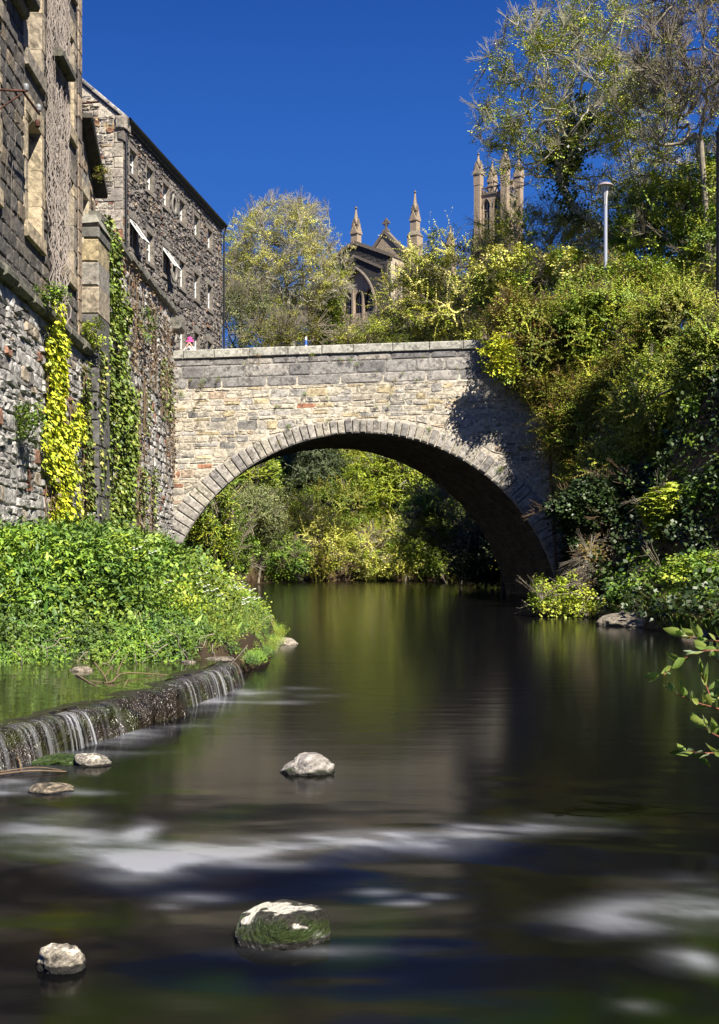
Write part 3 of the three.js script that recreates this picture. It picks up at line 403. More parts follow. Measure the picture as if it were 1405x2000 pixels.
// ---------------------------------------------------------------- the church on the hill
function pinnacle(parent, x, z, yb, yt, w, r, name = 'pinnacle') { // square shaft, gablets, tapered spirelet with finial
  const h = yt - yb, g = part(name, parent); g.position.set(x, yb, z);
  const pg = [], shaft = h * 0.34; pg.push(boxUV(new THREE.BoxGeometry(w, shaft, w).translate(0, shaft / 2, 0)));
  pg.push(boxUV(new THREE.BoxGeometry(w * 1.22, h * 0.025, w * 1.22).translate(0, shaft, 0)));
  for (let k = 0; k < 4; k++) { const s = new THREE.Shape(); s.moveTo(-w * 0.56, 0); s.lineTo(w * 0.56, 0); s.lineTo(0, w * 1.25); s.closePath(); const e = new THREE.ExtrudeGeometry(s, { depth: w * 0.16, bevelEnabled: false }); e.translate(0, shaft + h * 0.01, w * 0.46); e.rotateY(k * Math.PI / 2); pg.push(e); }
  mesh('shaft', mergeGeometries(pg.map((q) => q.toNonIndexed ? (q.index ? q.toNonIndexed() : q) : q)), M.churchStone, g);
  const mid = h * 0.2; const sg = [boxUV(new THREE.BoxGeometry(w * 0.74, mid, w * 0.74).translate(0, shaft + mid / 2 + h * 0.02, 0))]; for (let k = 0; k < 4; k++) { const s = new THREE.Shape(); s.moveTo(-w * 0.45, 0); s.lineTo(w * 0.45, 0); s.lineTo(0, w * 0.95); s.closePath(); const e = new THREE.ExtrudeGeometry(s, { depth: w * 0.14, bevelEnabled: false }); e.translate(0, shaft + mid, w * 0.32); e.rotateY(k * Math.PI / 2); sg.push(e); }
  mesh('upper_stage', mergeGeometries(sg.map((q) => q.index ? q.toNonIndexed() : q)), M.churchDark, g);
  const sp = new THREE.CylinderGeometry(w * 0.09, w * 0.4, h - shaft - mid - h * 0.06, 4, 1); sp.rotateY(Math.PI / 4); sp.translate(0, shaft + mid + (h - shaft - mid - h * 0.06) / 2, 0); mesh('spirelet', boxUV(sp.toNonIndexed()), M.churchStone, g);
  const fin = new THREE.SphereGeometry(w * 0.2, 7, 5); fin.scale(1, 0.8, 1); fin.translate(0, h - h * 0.05, 0); const f2 = new THREE.ConeGeometry(w * 0.1, h * 0.05, 5); f2.translate(0, h - h * 0.015, 0); mesh('finial', mergeGeometries([fin, f2]), M.churchDark, g);
  return g;
}
M.churchStone = grained([0.42, 0.325, 0.23]); M.churchDark = grained([0.20, 0.165, 0.13]); M.soot = grained([0.045, 0.042, 0.042]); M.churchPale = grained([0.52, 0.45, 0.34]);
function lancet(x, y0, y1, w) { const s = new THREE.Path(), h = w / 2; s.moveTo(x - h, y0); s.lineTo(x - h, y1 - w); s.quadraticCurveTo(x - h, y1 - w * 0.35, x, y1); s.quadraticCurveTo(x + h, y1 - w * 0.35, x + h, y1 - w); s.lineTo(x + h, y0); s.closePath(); return s; }
const lancetShape = (x, y0, y1, w) => { const s = new THREE.Shape(); s.curves = lancet(x, y0, y1, w).curves; return s; };
{
  const r = rng(31), D = 200, k = D / F, th = 0.593, c = Math.cos(th), sn = Math.sin(th);
  const corner = at(756, 600, D), ch = thing('church', 'gothic church with pinnacles, soot black gable and square tower on the hill', 'church', V3(corner.x, 0, corner.z));
  ch.rotation.y = -th;   // local x runs right along the gable to the near corner at x = 0, local z faces the viewer
  const Y = (v) => EYE - (v - HZ) * k, half = 63 * k / c, W = half * 2;
  // gable front: x from -W to 0
  const eave = Y(497), apex = Y(466), s = new THREE.Shape(); s.moveTo(-W, 26); s.lineTo(0, 26); s.lineTo(0, eave); s.lineTo(-half, apex); s.lineTo(-W, eave); s.closePath();
  const wx = -half * 0.93, wy = Y(521), wb = Y(640), ww = 66 * k / c; s.holes.push(lancet(wx, wb, wy, ww));
  slab(s, 1.2, M.soot, 'gable_wall', ch);
  const blocks = courses(-W + 0.2, -0.2, 30, apex, { h: [0.5, 0.62], w: [0.8, 1.7], gap: 0.03, blocked: (a, b) => (b > wb && a < wy) ? [[wx - ww / 2 - 0.7, wx + ww / 2 + 0.7]] : [] }, r).filter((q) => q.y + q.h < eave - 0.4 + (apex - eave) * (1 - Math.abs(q.x + q.w / 2 + half) / half) && q.x > -W * 0.75);
  layStones(ch, blocks, { pal: PAL.sootGable, proud: [0.03, 0.05], rough: 0.015, jit: 0.02, name: 'ashlar_block', most: 250 }, r);
  const band = (pts, w, z0, z1, m, n, par = ch) => { for (let i = 0; i < pts.length - 1; i++) { const [ax, ay] = pts[i], [bx2, by2] = pts[i + 1], L = Math.hypot(bx2 - ax, by2 - ay), g = box(-0.02, L + 0.02, 0, w, z0, z1); g.rotateZ(Math.atan2(by2 - ay, bx2 - ax)); g.translate(ax, ay, 0); mesh(n, g, m, par); } };
  band([[-W - 0.4, eave - 0.3], [-half, apex]], 0.55, -1.4, 0.3, M.churchDark, 'gable_coping'); band([[-half, apex], [0.4, eave - 0.3]], 0.55, -1.4, 0.3, M.churchDark, 'gable_coping');
  band([[-W * 0.93, Y(524)], [-half, Y(492)]], 0.4, 0, 0.28, M.churchDark, 'gable_moulding'); band([[-half, Y(492)], [-W * 0.07, Y(524)]], 0.4, 0, 0.28, M.churchDark, 'gable_moulding');
  // great window: pale tracery with three lancets and a roundel
  const win = part('great_window', ch), t = lancetShape(wx, wb, wy, ww); const lw = 18 * k / c;
  t.holes.push(lancet(wx - ww * 0.31, Y(603), Y(556), lw * 0.9), lancet(wx, Y(603), Y(560), lw * 0.95), lancet(wx + ww * 0.31, Y(603), Y(556), lw * 0.9), lancet(wx - ww * 0.28, Y(636), Y(614), lw * 0.8), lancet(wx, Y(636), Y(612), lw * 0.8), lancet(wx + ww * 0.28, Y(636), Y(614), lw * 0.8)); const o = new THREE.Path(); o.absellipse(wx, Y(548), lw * 0.48, lw * 0.75, 0, 6.283, true); t.holes.push(o);
  const tg = new THREE.ExtrudeGeometry(t, { depth: 0.5, bevelEnabled: false, curveSegments: 8 }); tg.translate(0, 0, -0.9); mesh('tracery', tg, M.churchStone, win);
  const pg = new THREE.ExtrudeGeometry(lancetShape(wx, wb + 0.1, wy - 0.1, ww - 0.2), { depth: 0.05, bevelEnabled: false }); pg.translate(0, 0, -0.98); mesh('pane', pg, M.glass, win);
  for (const q of [-0.155, 0.155]) mesh('mullion', box(wx + ww * q - 0.18, wx + ww * q + 0.18, wb, Y(556), -0.4, -0.2), M.churchStone, win);
  for (const [q, y0, y1] of [[-0.31, 603, 562], [0, 603, 566], [0.31, 603, 562]]) mesh('glazing_bar', box(wx + ww * q - 0.05, wx + ww * q + 0.05, Y(y0), Y(y1), -0.88, -0.8), M.churchPale, win);
  const hood = []; const hp = lancet(wx, wb + 2, wy + 0.45, ww + 0.9).getPoints(8).map((p) => V3(p.x, p.y, 0.1)); hood.push(tubes().add(hp.slice(1, -2), 0.28, 6).build()); mesh('hood_mould', hood[0], M.churchDark, win);
  // flank wall to the right, nave behind it
  mesh('flank_wall', box(-1.2, 0, 26, eave - 0.02, -22, -1.21), M.churchPale, ch); for (let i = 0; i < 5; i++) { const b = part('buttress', ch); mesh('shaft', box(0.002, 0.9, 26, eave - 1.6, -3.4 - i * 4.2, -2.5 - i * 4.2), M.churchPale, b); const g = box(0, 1.1, 0, 0.25, -3.5 - i * 4.2, -2.4 - i * 4.2); g.rotateZ(-0.9); g.translate(0, eave - 0.9, 0); mesh('weathering', g, M.churchStone, b); }
  for (let i = 0; i < 4; i++) { const b = part('flank_window', ch); const sh = new THREE.ExtrudeGeometry(lancetShape(0, eave - 7.5, eave - 1.8, 1.3), { depth: 0.04, bevelEnabled: false }); sh.rotateY(Math.PI / 2); sh.translate(0.004, 0, -5 - i * 4.2); mesh('pane', sh, M.glass, b); }
  for (const q of [-1, 1]) { const g = box(-0.1, Math.hypot(half, apex - eave) + 0.1, -0.15, 0, -22, -1.42); if (q < 0) { g.rotateZ(Math.atan2(apex - eave, half)); g.translate(-W, eave - 0.05, 0); } else { g.rotateZ(Math.PI - Math.atan2(apex - eave, half)); g.translate(0, eave - 0.05, 0); } mesh('roof_slope', g, M.slate, ch); }
  // second, higher gable behind, with a cross
  const g2 = part('rear_gable', ch), gz = (() => { const p = at(752, 600, 212).sub(ch.position); return -p.x * sn + p.z * c; })(); const RG = (() => { const p = at(752, 600, 212).sub(ch.position); return [p.x * c + p.z * sn, -p.x * sn + p.z * c]; })(), ax = RG[0], ay = EYE + (HZ - 453) * 212 / F; const s2 = new THREE.Shape(); s2.moveTo(ax - 6.4, Y(500)); s2.lineTo(ax + 7, Y(500)); s2.lineTo(ax, ay); s2.closePath(); const e2 = slab(s2, 1, M.churchStone, 'wall', g2); e2.position.z = gz; 
  for (const [sx, run] of [[-1, 6.4], [1, 7]]) { const L = Math.hypot(run, ay - Y(500)), g = box(0, L + 0.3, -0.25, 0.3, gz - 1.15, gz + 0.25); g.rotateZ(-Math.atan2(ay - Y(500), run)); if (sx < 0) g.rotateY(Math.PI).translate(0, 0, 2 * gz - 0.9); g.translate(ax, ay + 0.05, 0); mesh('coping', boxUV(g), M.churchDark, g2); }
  const cr = []; cr.push(box(-0.16, 0.16, 0, 2.0, -0.15, 0.15), box(-0.75, 0.75, 1.05, 1.35, -0.14, 0.14), box(-0.5, 0.5, -0.25, 0.06, -0.4, 0.4)); const ring = new THREE.TorusGeometry(0.5, 0.11, 5, 14); ring.translate(0, 1.2, 0); cr.push(ring); const cm = mesh('stone_cross', mergeGeometries(cr.map((q) => q.toNonIndexed())), M.churchDark, g2); cm.position.set(ax, ay + 0.45, gz - 0.4);
  // pinnacles
  pinnacle(ch, -half, -0.4, apex - 0.6, Y(389), 1.25, r);
  const spot = (u, d) => { const p = at(u, 600, d).sub(ch.position); return [p.x * c + p.z * sn, -p.x * sn + p.z * c]; };
  { const [x, z] = spot(811, 204); const K = 204 / F; pinnacle(ch, x, z, EYE + (HZ - 462) * K, EYE + (HZ - 371) * K, 1.2, r); mesh('pinnacle_buttress', box(x - 0.95, x + 0.95, 26, EYE + (HZ - 462) * K, z - 0.95, z + 0.95), M.churchStone, ch); const gb = new THREE.ConeGeometry(1.5, 1.9, 4); gb.rotateY(Math.PI / 4); gb.translate(x, EYE + (HZ - 462) * K + 0.95, z); mesh('gablet', boxUV(gb.toNonIndexed()), M.churchDark, ch); }
  for (const [u, d, vb, vt, w] of [[880.5, 222, 500, 440, 1.1], [925, 226, 500, 446, 0.75]]) { const [x, z] = spot(u, d), K = d / F; pinnacle(ch, x, z, EYE + (HZ - vb) * K, EYE + (HZ - vt) * K, w, r); mesh('pinnacle_base', box(x - w * 0.7, x + w * 0.7, 26, EYE + (HZ - vb) * K, z - w * 0.7, z + w * 0.7), M.churchStone, ch); }
  // nave roof and side wall running towards the tower
  { const [x0, z0] = spot(815, 205); mesh('nave_wall', box(x0 - 3, x0 - 1.2, 26, Y(490), z0 - 26, z0), M.churchStone, ch); }
  // the tower
  const tw = part('tower', ch), td = 222, tk = td / F, ty = (v) => EYE + (HZ - v) * tk, side = 59 * tk; const [tx, tz] = spot(987, td);   // near corner
  const cx2 = tx - side / 2, cz2 = tz - side / 2, top = ty(374);
  for (let f = 0; f < 4; f++) { const sh = rectShape(-side / 2, side / 2, 26, top); const wnd = [[-side * 0.2, ty(466), ty(383), side * 0.23], [side * 0.2, ty(466), ty(383), side * 0.23]]; wnd.forEach((q) => sh.holes.push(lancet(...q))); const g = new THREE.ExtrudeGeometry(sh, { depth: 0.5, bevelEnabled: false }); g.translate(0, 0, side / 2 - 0.5 - (f % 2 ? 0.004 : 0)); g.rotateY(f * Math.PI / 2); g.translate(cx2, 0, cz2); mesh('tower_wall', g, M.churchStone, tw);
    for (const q of wnd) { const p = new THREE.ExtrudeGeometry(lancetShape(q[0], q[1], q[2], q[3]), { depth: 0.03, bevelEnabled: false }); p.translate(0, 0, side / 2 - 0.45); p.rotateY(f * Math.PI / 2); p.translate(cx2, 0, cz2); mesh('louvre_pane', p, M.glass, tw); const b = [box(q[0] - 0.06, q[0] + 0.06, q[1], q[2] - 0.2, side / 2 - 0.4, side / 2 - 0.25)]; for (let y = q[1] + 1; y < q[2] - 1; y += 1.6) b.push(box(q[0] - q[3] / 2, q[0] + q[3] / 2, y, y + 0.1, side / 2 - 0.4, side / 2 - 0.27)); const m = mergeGeometries(b); m.rotateY(f * Math.PI / 2); m.translate(cx2, 0, cz2); mesh('mullion', m, M.churchPale, tw); const hd = tubes().add(lancet(q[0], q[1] + 3, q[2] + 0.2, q[3] + 0.3).getPoints(6).slice(1, -2).map((p2) => V3(p2.x, p2.y, side / 2 + 0.02)), 0.12, 5).build(); hd.rotateY(f * Math.PI / 2); hd.translate(cx2, 0, cz2); mesh('hood_mould', hd, M.churchDark, tw); }
    const pb = [box(-side / 2 - 0.2, side / 2 + 0.2, top, top + 0.22, side / 2 - 0.5, side / 2 + 0.2), box(-side / 2, side / 2, top + 1.25, top + 1.45, side / 2 - 0.25, side / 2 + 0.05)]; for (let i = 0; i < 10; i++) { const g = box(-0.09, 0.09, 0, 1.35, side / 2 - 0.2, side / 2 - 0.02); g.rotateZ(i % 2 ? 0.42 : -0.42); g.translate(-side / 2 + (i + (i % 2 ? 1 : 0)) * side / 10, top + 0.1, 0); pb.push(g); } const m = mergeGeometries(pb); m.rotateY(f * Math.PI / 2); m.translate(cx2, f * 0.004, cz2); mesh('pierced_parapet', m, M.churchDark, tw); }
  for (const [a, b2] of [[1, 1], [-1, 1], [1, -1], [-1, -1]]) { const x = cx2 + a * side / 2, z = cz2 + b2 * side / 2; mesh('corner_buttress', box(x - 0.62, x + 0.62, 26, ty(352), z - 0.62, z + 0.62), M.churchStone, tw); const p = pinnacle(ch, x, z, ty(353), ty(a + b2 > 1 ? 282 : 287), 1.35, r, 'tower_pinnacle'); }
  for (const [a, b2] of [[0, 1], [1, 0]]) pinnacle(ch, cx2 + a * side / 2, cz2 + b2 * side / 2, top + 1.4, ty(338), 0.55, r, 'small_pinnacle');
}

// ---------------------------------------------------------------- street lamp, posts, bracket
{
  const p = at(1183, 650, 50), l = thing('street_lamp', 'tall grey street lamp with a wide disc top among the shrubs', 'street lamp', V3(p.x, 9.5, p.z)), H = EYE + (HZ - 357) / F * 50 - 9.5, lat = (a, n = 24) => new THREE.LatheGeometry(a.map((q) => new THREE.Vector2(q[0], q[1])), n);
  mesh('base', lat([[0.0, 0], [0.095, 0], [0.095, 2.6], [0.085, 2.65], [0.06, 2.7]]), mat([0.20, 0.17, 0.16], { roughness: 0.6 }), l);
  mesh('pole', lat([[0.078, 2.66], [0.075, H - 0.95], [0.085, H - 0.9]]), mat([0.42, 0.44, 0.50], { roughness: 0.35, metalness: 0.3 }), l);
  mesh('diffuser', lat([[0.085, H - 0.9], [0.09, H - 0.6], [0.14, H - 0.32], [0.21, H - 0.17]]), new THREE.MeshPhysicalMaterial({ color: col([0.6, 0.6, 0.62]), roughness: 0.25 }), l);
  const ribs = []; for (let i = 0; i < 8; i++) { const a = i / 8 * 6.283; ribs.push(tubes().add([[0.095, -0.9], [0.1, -0.6], [0.15, -0.32], [0.22, -0.17]].map(([q, y]) => V3(Math.cos(a) * q, H + y, Math.sin(a) * q)), 0.009, 4).build()); } mesh('ribs', mergeGeometries(ribs), M.black, l);
  mesh('disc', lat([[0.0, H + 0.03], [0.12, H + 0.01], [0.25, H - 0.05], [0.325, H - 0.12], [0.32, H - 0.15], [0.22, H - 0.17], [0.0, H - 0.17]], 32), mat([0.26, 0.22, 0.24], { roughness: 0.5 }), l);
  mesh('sticker', new THREE.CylinderGeometry(0.078, 0.078, 0.28, 16, 1, true, 2.6, 1.2).translate(0, 3.2, 0), mat([0.02, 0.02, 0.025]), l);
}
{
  const p = at(1412, 700, 33), o = thing('timber_post', 'dark timber pole standing among shrubs by the bare tree', 'pole', V3(p.x, 5, p.z)), H = EYE + (HZ - 240) / F * 33 - 5;
  mesh('shaft', new THREE.CylinderGeometry(0.17, 0.19, H - 0.3, 14).translate(0, (H - 0.3) / 2, 0), M.barkDark, o); mesh('cap', new THREE.CylinderGeometry(0.1, 0.2, 0.3, 14).translate(0, H - 0.15, 0), M.black, o);
}
{
  const p = at(598, 668, 54), o = thing('marker_post', 'thin white post with blue label behind the parapet', 'post', V3(p.x, 7.8, p.z)), H = EYE + (HZ - 658) / F * 54 - 7.8;
  mesh('shaft', new THREE.CylinderGeometry(0.05, 0.05, H, 10).translate(0, H / 2, 0), M.white, o); mesh('blue_label', new THREE.CylinderGeometry(0.053, 0.053, 0.22, 10).translate(0, H - 0.25, 0), mat([0.05, 0.16, 0.55]), o);
}
{ // insulator bracket on the tall building
  const b = thing('insulator_bracket', 'rusty wall bracket with grey porcelain insulators on the dark building', 'bracket'); frameGroup(b, wallOrigin(-0.08), wallDir);
  mesh('arm', mergeGeometries([tubes().add([V3(20.9, 9.35, 0.02), V3(20.95, 9.35, 0.5)], 0.022, 6).build(), tubes().add([V3(20.9, 9.32, 0.46), V3(22.1, 9.38, 0.46)], 0.022, 6).build(), tubes().add([V3(20.9, 9.0, 0.03), V3(20.95, 9.3, 0.42)], 0.016, 6).build()]), M.rust, b);
  const ins = new THREE.LatheGeometry([[0, 0], [0.03, 0], [0.05, 0.03], [0.045, 0.07], [0.055, 0.09], [0.04, 0.13], [0, 0.15]].map((q) => new THREE.Vector2(...q)), 12), pm = mat([0.2, 0.21, 0.22], { roughness: 0.25 });
  for (const s of [21.1, 22.05]) { const m = mesh('insulator', ins, pm, b); m.position.set(s, 9.4, 0.46); } const d = mesh('hanging_insulator', ins, M.rust, b); d.position.set(22.05, 9.12, 0.44);
  mesh('wire', tubes().add([V3(22.05, 9.4, 0.46), V3(22.0, 9.15, 0.3), V3(21.8, 8.9, 0.12), V3(21.75, 8.2, 0.05), V3(21.75, 7.2, 0.04)], 0.004, 4).add([V3(21.1, 9.4, 0.46), V3(21.2, 9.0, 0.2), V3(21.3, 8.0, 0.05)], 0.004, 4).build(), M.greyStone, b);
}
{ // person on the bridge, hands raised to the face, leaning on the parapet
  const p = at(372, 672, 45.75), fy = PT - 1.1 + SLOPE * p.x, o = tag(new THREE.Group(), 'person in a pink hat and pale jacket leaning on the bridge parapet', 'person'); o.name = numbered('person'); o.position.set(p.x, fy, p.z); scene.add(o);
  const J = [[[0, 0.86, -0.04], [0, 1.15, 0.02], 0.13, 0.15], [[0, 1.15, 0.02], [0, 1.3, 0.06], 0.15, 0.13], [[0, 1.3, 0.06], [0, 1.42, 0.1], 0.055, 0.05], [[0, 1.49, 0.13], [0, 1.53, 0.13], 0.082, 0.09]];
  for (const s of [-1, 1]) J.push([[s * 0.08, 0.86, -0.04], [s * 0.09, 0.46, -0.03], 0.085, 0.06], [[s * 0.09, 0.46, -0.03], [s * 0.1, 0.07, -0.06], 0.058, 0.04], [[s * 0.1, 0.05, -0.07], [s * 0.11, 0.045, 0.1], 0.045, 0.035], [[s * 0.14, 1.29, 0.06], [s * 0.24, 1.12, 0.26], 0.056, 0.044], [[s * 0.24, 1.12, 0.26], [s * 0.07, 1.36, 0.31], 0.042, 0.032], [[s * 0.07, 1.36, 0.31], [s * 0.03, 1.42, 0.29], 0.03, 0.02]);
  for (const s of [-1, 1]) for (let f = 0; f < 4; f++) J.push([[s * (0.06 - f * 0.002), 1.385 + f * 0.015, 0.315], [s * 0.018, 1.42 + f * 0.018, 0.33], 0.011, 0.009]);
  J.push([[0, 1.5, 0.215], [0, 1.475, 0.235], 0.012, 0.015]);
  const dist = (x, y, z) => { let m = 1e9; for (const [a, b, ra, rb] of J) { const bx2 = b[0] - a[0], by2 = b[1] - a[1], bz = b[2] - a[2], t = clamp(((x - a[0]) * bx2 + (y - a[1]) * by2 + (z - a[2]) * bz) / (bx2 * bx2 + by2 * by2 + bz * bz)), d = Math.hypot(x - a[0] - bx2 * t, y - a[1] - by2 * t, z - a[2] - bz * t) - lerp(ra, rb, t), h = clamp(0.5 + 0.5 * (m - d) / 0.025); m = lerp(m, d, h) - 0.025 * h * (1 - h); } return m; };
  const R = 96, mc = new MarchingCubes(R, M.white, false, false, 120000); mc.isolation = 0; const S = 0.86; for (let k = 0; k < R; k++) for (let j = 0; j < R; j++) for (let i = 0; i < R; i++) { const x = (i - R / 2) / (R / 2) * S, y = (j - R / 2) / (R / 2) * S + 0.82, z = (k - R / 2) / (R / 2) * S; mc.field[k * R * R + j * R + i] = Math.abs(x) > 0.45 || Math.abs(z) > 0.5 ? -1 : -dist(x, y, z); } mc.update();
  const n = mc.count, pos = new Float32Array(n * 3), colr = new Float32Array(n * 3); for (let i = 0; i < n; i++) { const x = mc.positionArray[3 * i] * S, y = mc.positionArray[3 * i + 1] * S + 0.82, z = mc.positionArray[3 * i + 2] * S; pos.set([x, y, z], 3 * i); const skin = y > 1.36 || (z > 0.27 && y > 1.3); colr.set(skin ? [0.5, 0.32, 0.24] : y > 0.84 ? [0.62, 0.58, 0.56] : y > 0.1 ? [0.05, 0.06, 0.1] : [0.03, 0.03, 0.03], 3 * i); }
  const g = new THREE.BufferGeometry(); g.setAttribute('position', new THREE.BufferAttribute(pos, 3)); g.setAttribute('normal', new THREE.BufferAttribute(mc.normalArray.slice(0, n * 3), 3)); g.setAttribute('color', new THREE.BufferAttribute(colr, 3)); mesh('body', g, new THREE.MeshStandardMaterial({ vertexColors: true, roughness: 0.8 }), o);
  const hair = new THREE.SphereGeometry(0.108, 16, 12); hair.scale(1, 1.2, 1); hair.translate(0, 1.5, 0.105); mesh('hair', hair, mat([0.05, 0.025, 0.015]), o);
  const hat = new THREE.LatheGeometry([[0, 0.15], [0.07, 0.145], [0.115, 0.1], [0.13, 0.02], [0.15, 0.0], [0.2, -0.035], [0.2, -0.045], [0.125, -0.01]].map((q) => new THREE.Vector2(...q)), 24); hat.scale(0.8, 0.9, 0.8); hat.rotateX(0.25); hat.translate(0, 1.575, 0.12); mesh('sun_hat', hat, mat([0.62, 0.06, 0.25]), o);
  for (const s of [-1, 1]) { const e = new THREE.SphereGeometry(0.012, 8, 6); e.translate(s * 0.035, 1.525, 0.212); mesh('eye', e, M.black, o); }
}

// ---------------------------------------------------------------- rocks
function rock(name, label, u, v, wpx, hpx, o) { // u, v: middle of its waterline
  const y0 = o.y || 0, p = onWater(u, v, y0), d = -p.z, w = wpx / F * d / 2, h = hpx / F * d, g0 = mergeVertices(new THREE.IcosahedronGeometry(1, 22).deleteAttribute('uv').deleteAttribute('normal')), P = g0.attributes.position, color = [], uv = [], sd = o.seed;
  for (let i = 0; i < P.count; i++) {
    const x = P.getX(i), y = P.getY(i), z = P.getZ(i), n = fbm(x * 1.3 + sd, y * 1.3, z * 1.3, 4) - 0.5, n2 = fbm(x * 5 + sd, y * 5, z * 5 + 3, 3) - 0.5, k = 1 + n * (o.lump || 0.6) + n2 * 0.14; let yy = y * k; if (o.flat) yy = Math.min(yy, o.flat + n2 * 0.12);
    P.setXYZ(i, x * k * w, yy * h + (o.sink || 0) * h, z * k * w * (o.deep || 0.8)); uv.push((x + z * 0.6) * w * 4, y * h * 7 + z * w * 3);
    const t = fbm(x * 2.6 + sd, y * 2.6, z * 2.6 + 9, 4), yl = P.getY(i) / h;
    let c = mixc(o.base, o.base2, sstep(0.4, 0.62, fbm(x * 6, y * 6, z * 6 + sd, 4))); if (o.crust) c = mixc(c, [0.78, 0.73, 0.62], sstep(o.crust - 0.02, o.crust + 0.02, yl * 0.55 + (t - 0.5) * 1.7)); if (o.moss) c = mixc(c, mixc([0.028, 0.035, 0.012], [0.05, 0.08, 0.015], t), sstep(o.moss + 0.1, o.moss - 0.1, yl + (t - 0.5) * 0.8)); if (o.wet !== 0) c = mixc(c, [0.02, 0.018, 0.014], sstep(0.2, 0.08, yl + (t - 0.5) * 0.25));
    color.push(...c);
  }
  const g = geo(Array.from(P.array), Array.from(g0.index.array), uv, color); const m = tag(mesh(name, g, o.gloss ? rockWet : rockMat), label, 'rock', o.group); m.position.set(p.x, y0, p.z - (o.deep || 0.8) * w * 0.2); m.rotation.y = 0; return m;
}
const rockMat = new THREE.MeshStandardMaterial({ vertexColors: true, map: grainTex, bumpMap: grainBump, bumpScale: 0.02, roughness: 0.85 }), rockWet = new THREE.MeshPhysicalMaterial({ vertexColors: true, bumpMap: grainBump, bumpScale: 0.05, roughness: 0.35 });
rock('boulder', 'mossy boulder with white crusted top in the rapids', 551, 1830, 205, 60, { seed: 3, base: [0.05, 0.045, 0.035], base2: [0.03, 0.03, 0.02], crust: 0.52, moss: 0.55, gloss: true, lump: 0.5, flat: 0.82 });
rock('boulder', 'small pale boulder with wet dark foot in dark water', 118, 1884, 92, 38, { seed: 8, base: [0.42, 0.37, 0.29], base2: [0.22, 0.19, 0.15], crust: 0.58, lump: 0.7 });
rock('boulder', 'light grey pointed boulder alone in midstream', 606, 1508, 100, 32, { seed: 14, base: [0.48, 0.44, 0.40], base2: [0.32, 0.29, 0.26], moss: 0.22, lump: 0.75 });
rock('boulder', 'pale round boulder beside the mossy stone under the weir', 180, 1494, 74, 22, { seed: 21, base: [0.45, 0.40, 0.33], base2: [0.2, 0.18, 0.15], crust: 0.7, lump: 0.6 });
rock('boulder', 'bright green mossy stone at the foot of the weir', 112, 1490, 92, 15, { seed: 27, base: [0.05, 0.09, 0.012], base2: [0.03, 0.05, 0.01], wet: 0, lump: 0.6, gloss: true });
rock('boulder', 'low brown speckled stone barely above the white water', 100, 1544, 84, 13, { seed: 33, base: [0.30, 0.24, 0.17], base2: [0.08, 0.065, 0.045], lump: 0.6 });
rock('boulder', 'smooth flat pale stone at the tip of the leafy bank', 545, 1258, 74, 15, { seed: 38, base: [0.52, 0.45, 0.36], base2: [0.42, 0.36, 0.29], wet: 0, lump: 0.35, flat: 0.8 });
rock('boulder', 'pale stone standing in the green pool by driftwood', 160, 1313, 44, 12, { seed: 44, y: POOL, base: [0.45, 0.38, 0.29], base2: [0.2, 0.16, 0.12], lump: 0.6 });
rock('rock_slab', 'broad sloping grey rock slab on the right shore', 1270, 1222, 190, 32, { seed: 51, base: [0.42, 0.36, 0.28], base2: [0.22, 0.19, 0.14], wet: 0, lump: 0.35, flat: 0.85, deep: 0.9 });
rock('boulder', 'pinkish flat stone under dry grass on the right shore', 1365, 1243, 76, 16, { seed: 58, base: [0.45, 0.36, 0.28], base2: [0.3, 0.24, 0.18], wet: 0, lump: 0.4, flat: 0.8 });
rock('pebble', 'small white pebble at the edge of the rock slab', 1187, 1221, 10, 8, { seed: 61, base: [0.8, 0.78, 0.74], base2: [0.7, 0.68, 0.64], wet: 0, lump: 0.3 });
for (const [u, v, w, s] of [[370, 1292, 30, 71], [430, 1285, 60, 72]]) rock('flat_stone', 'flat stone in the mud under the bank edge', u, v + 4, w, 8, { seed: s, y: POOL, base: [0.30, 0.25, 0.2], base2: [0.12, 0.1, 0.08], wet: 0, flat: 0.7, group: 'flat stones under the bank edge' });
{ // driftwood in the pool and at the foot of the weir
  const wood = (label, list) => { const t = tubes(); for (const [pts, y, r0, r1] of list) { const q = pts.map(([u, v, up = 0]) => { const p = onWater(u, v, y); p.y += up; return p; }); const c = new THREE.CatmullRomCurve3(q).getPoints(10); t.add(c, c.map((_, i) => 0.6 * lerp(r0, r1, i / 10)), 6); } tag(mesh('driftwood', t.build(), M.barkBrown), label, 'driftwood'); };
  wood('forked dry branches lying across the green pool', [[[[170, 1330], [215, 1338, .02], [245, 1325, .05], [330, 1320, .01]], POOL, .02, .008], [[[185, 1312, .09], [205, 1328, .03], [212, 1342]], POOL, .014, .006], [[[228, 1322, .02], [240, 1310, .1], [252, 1300, .13]], POOL, .012, .004], [[[150, 1322, .02], [190, 1342, .01], [200, 1338]], POOL, .016, .006], [[[205, 1325, .02], [222, 1315, .09]], POOL, .012, .004], [[[240, 1345], [252, 1335, .05]], POOL, .01, .005]]);
  wood('thin brown sticks caught below the weir by the mossy stone', [[[[-10, 1520, .02], [60, 1512, .02], [130, 1510, .01]], 0, .012, .006], [[[20, 1478, .06], [38, 1498, .04], [42, 1510, .01]], 0, .012, .008], [[[0, 1514, .02], [70, 1505, .02], [120, 1507, .01]], 0, .008, .005]]);
}
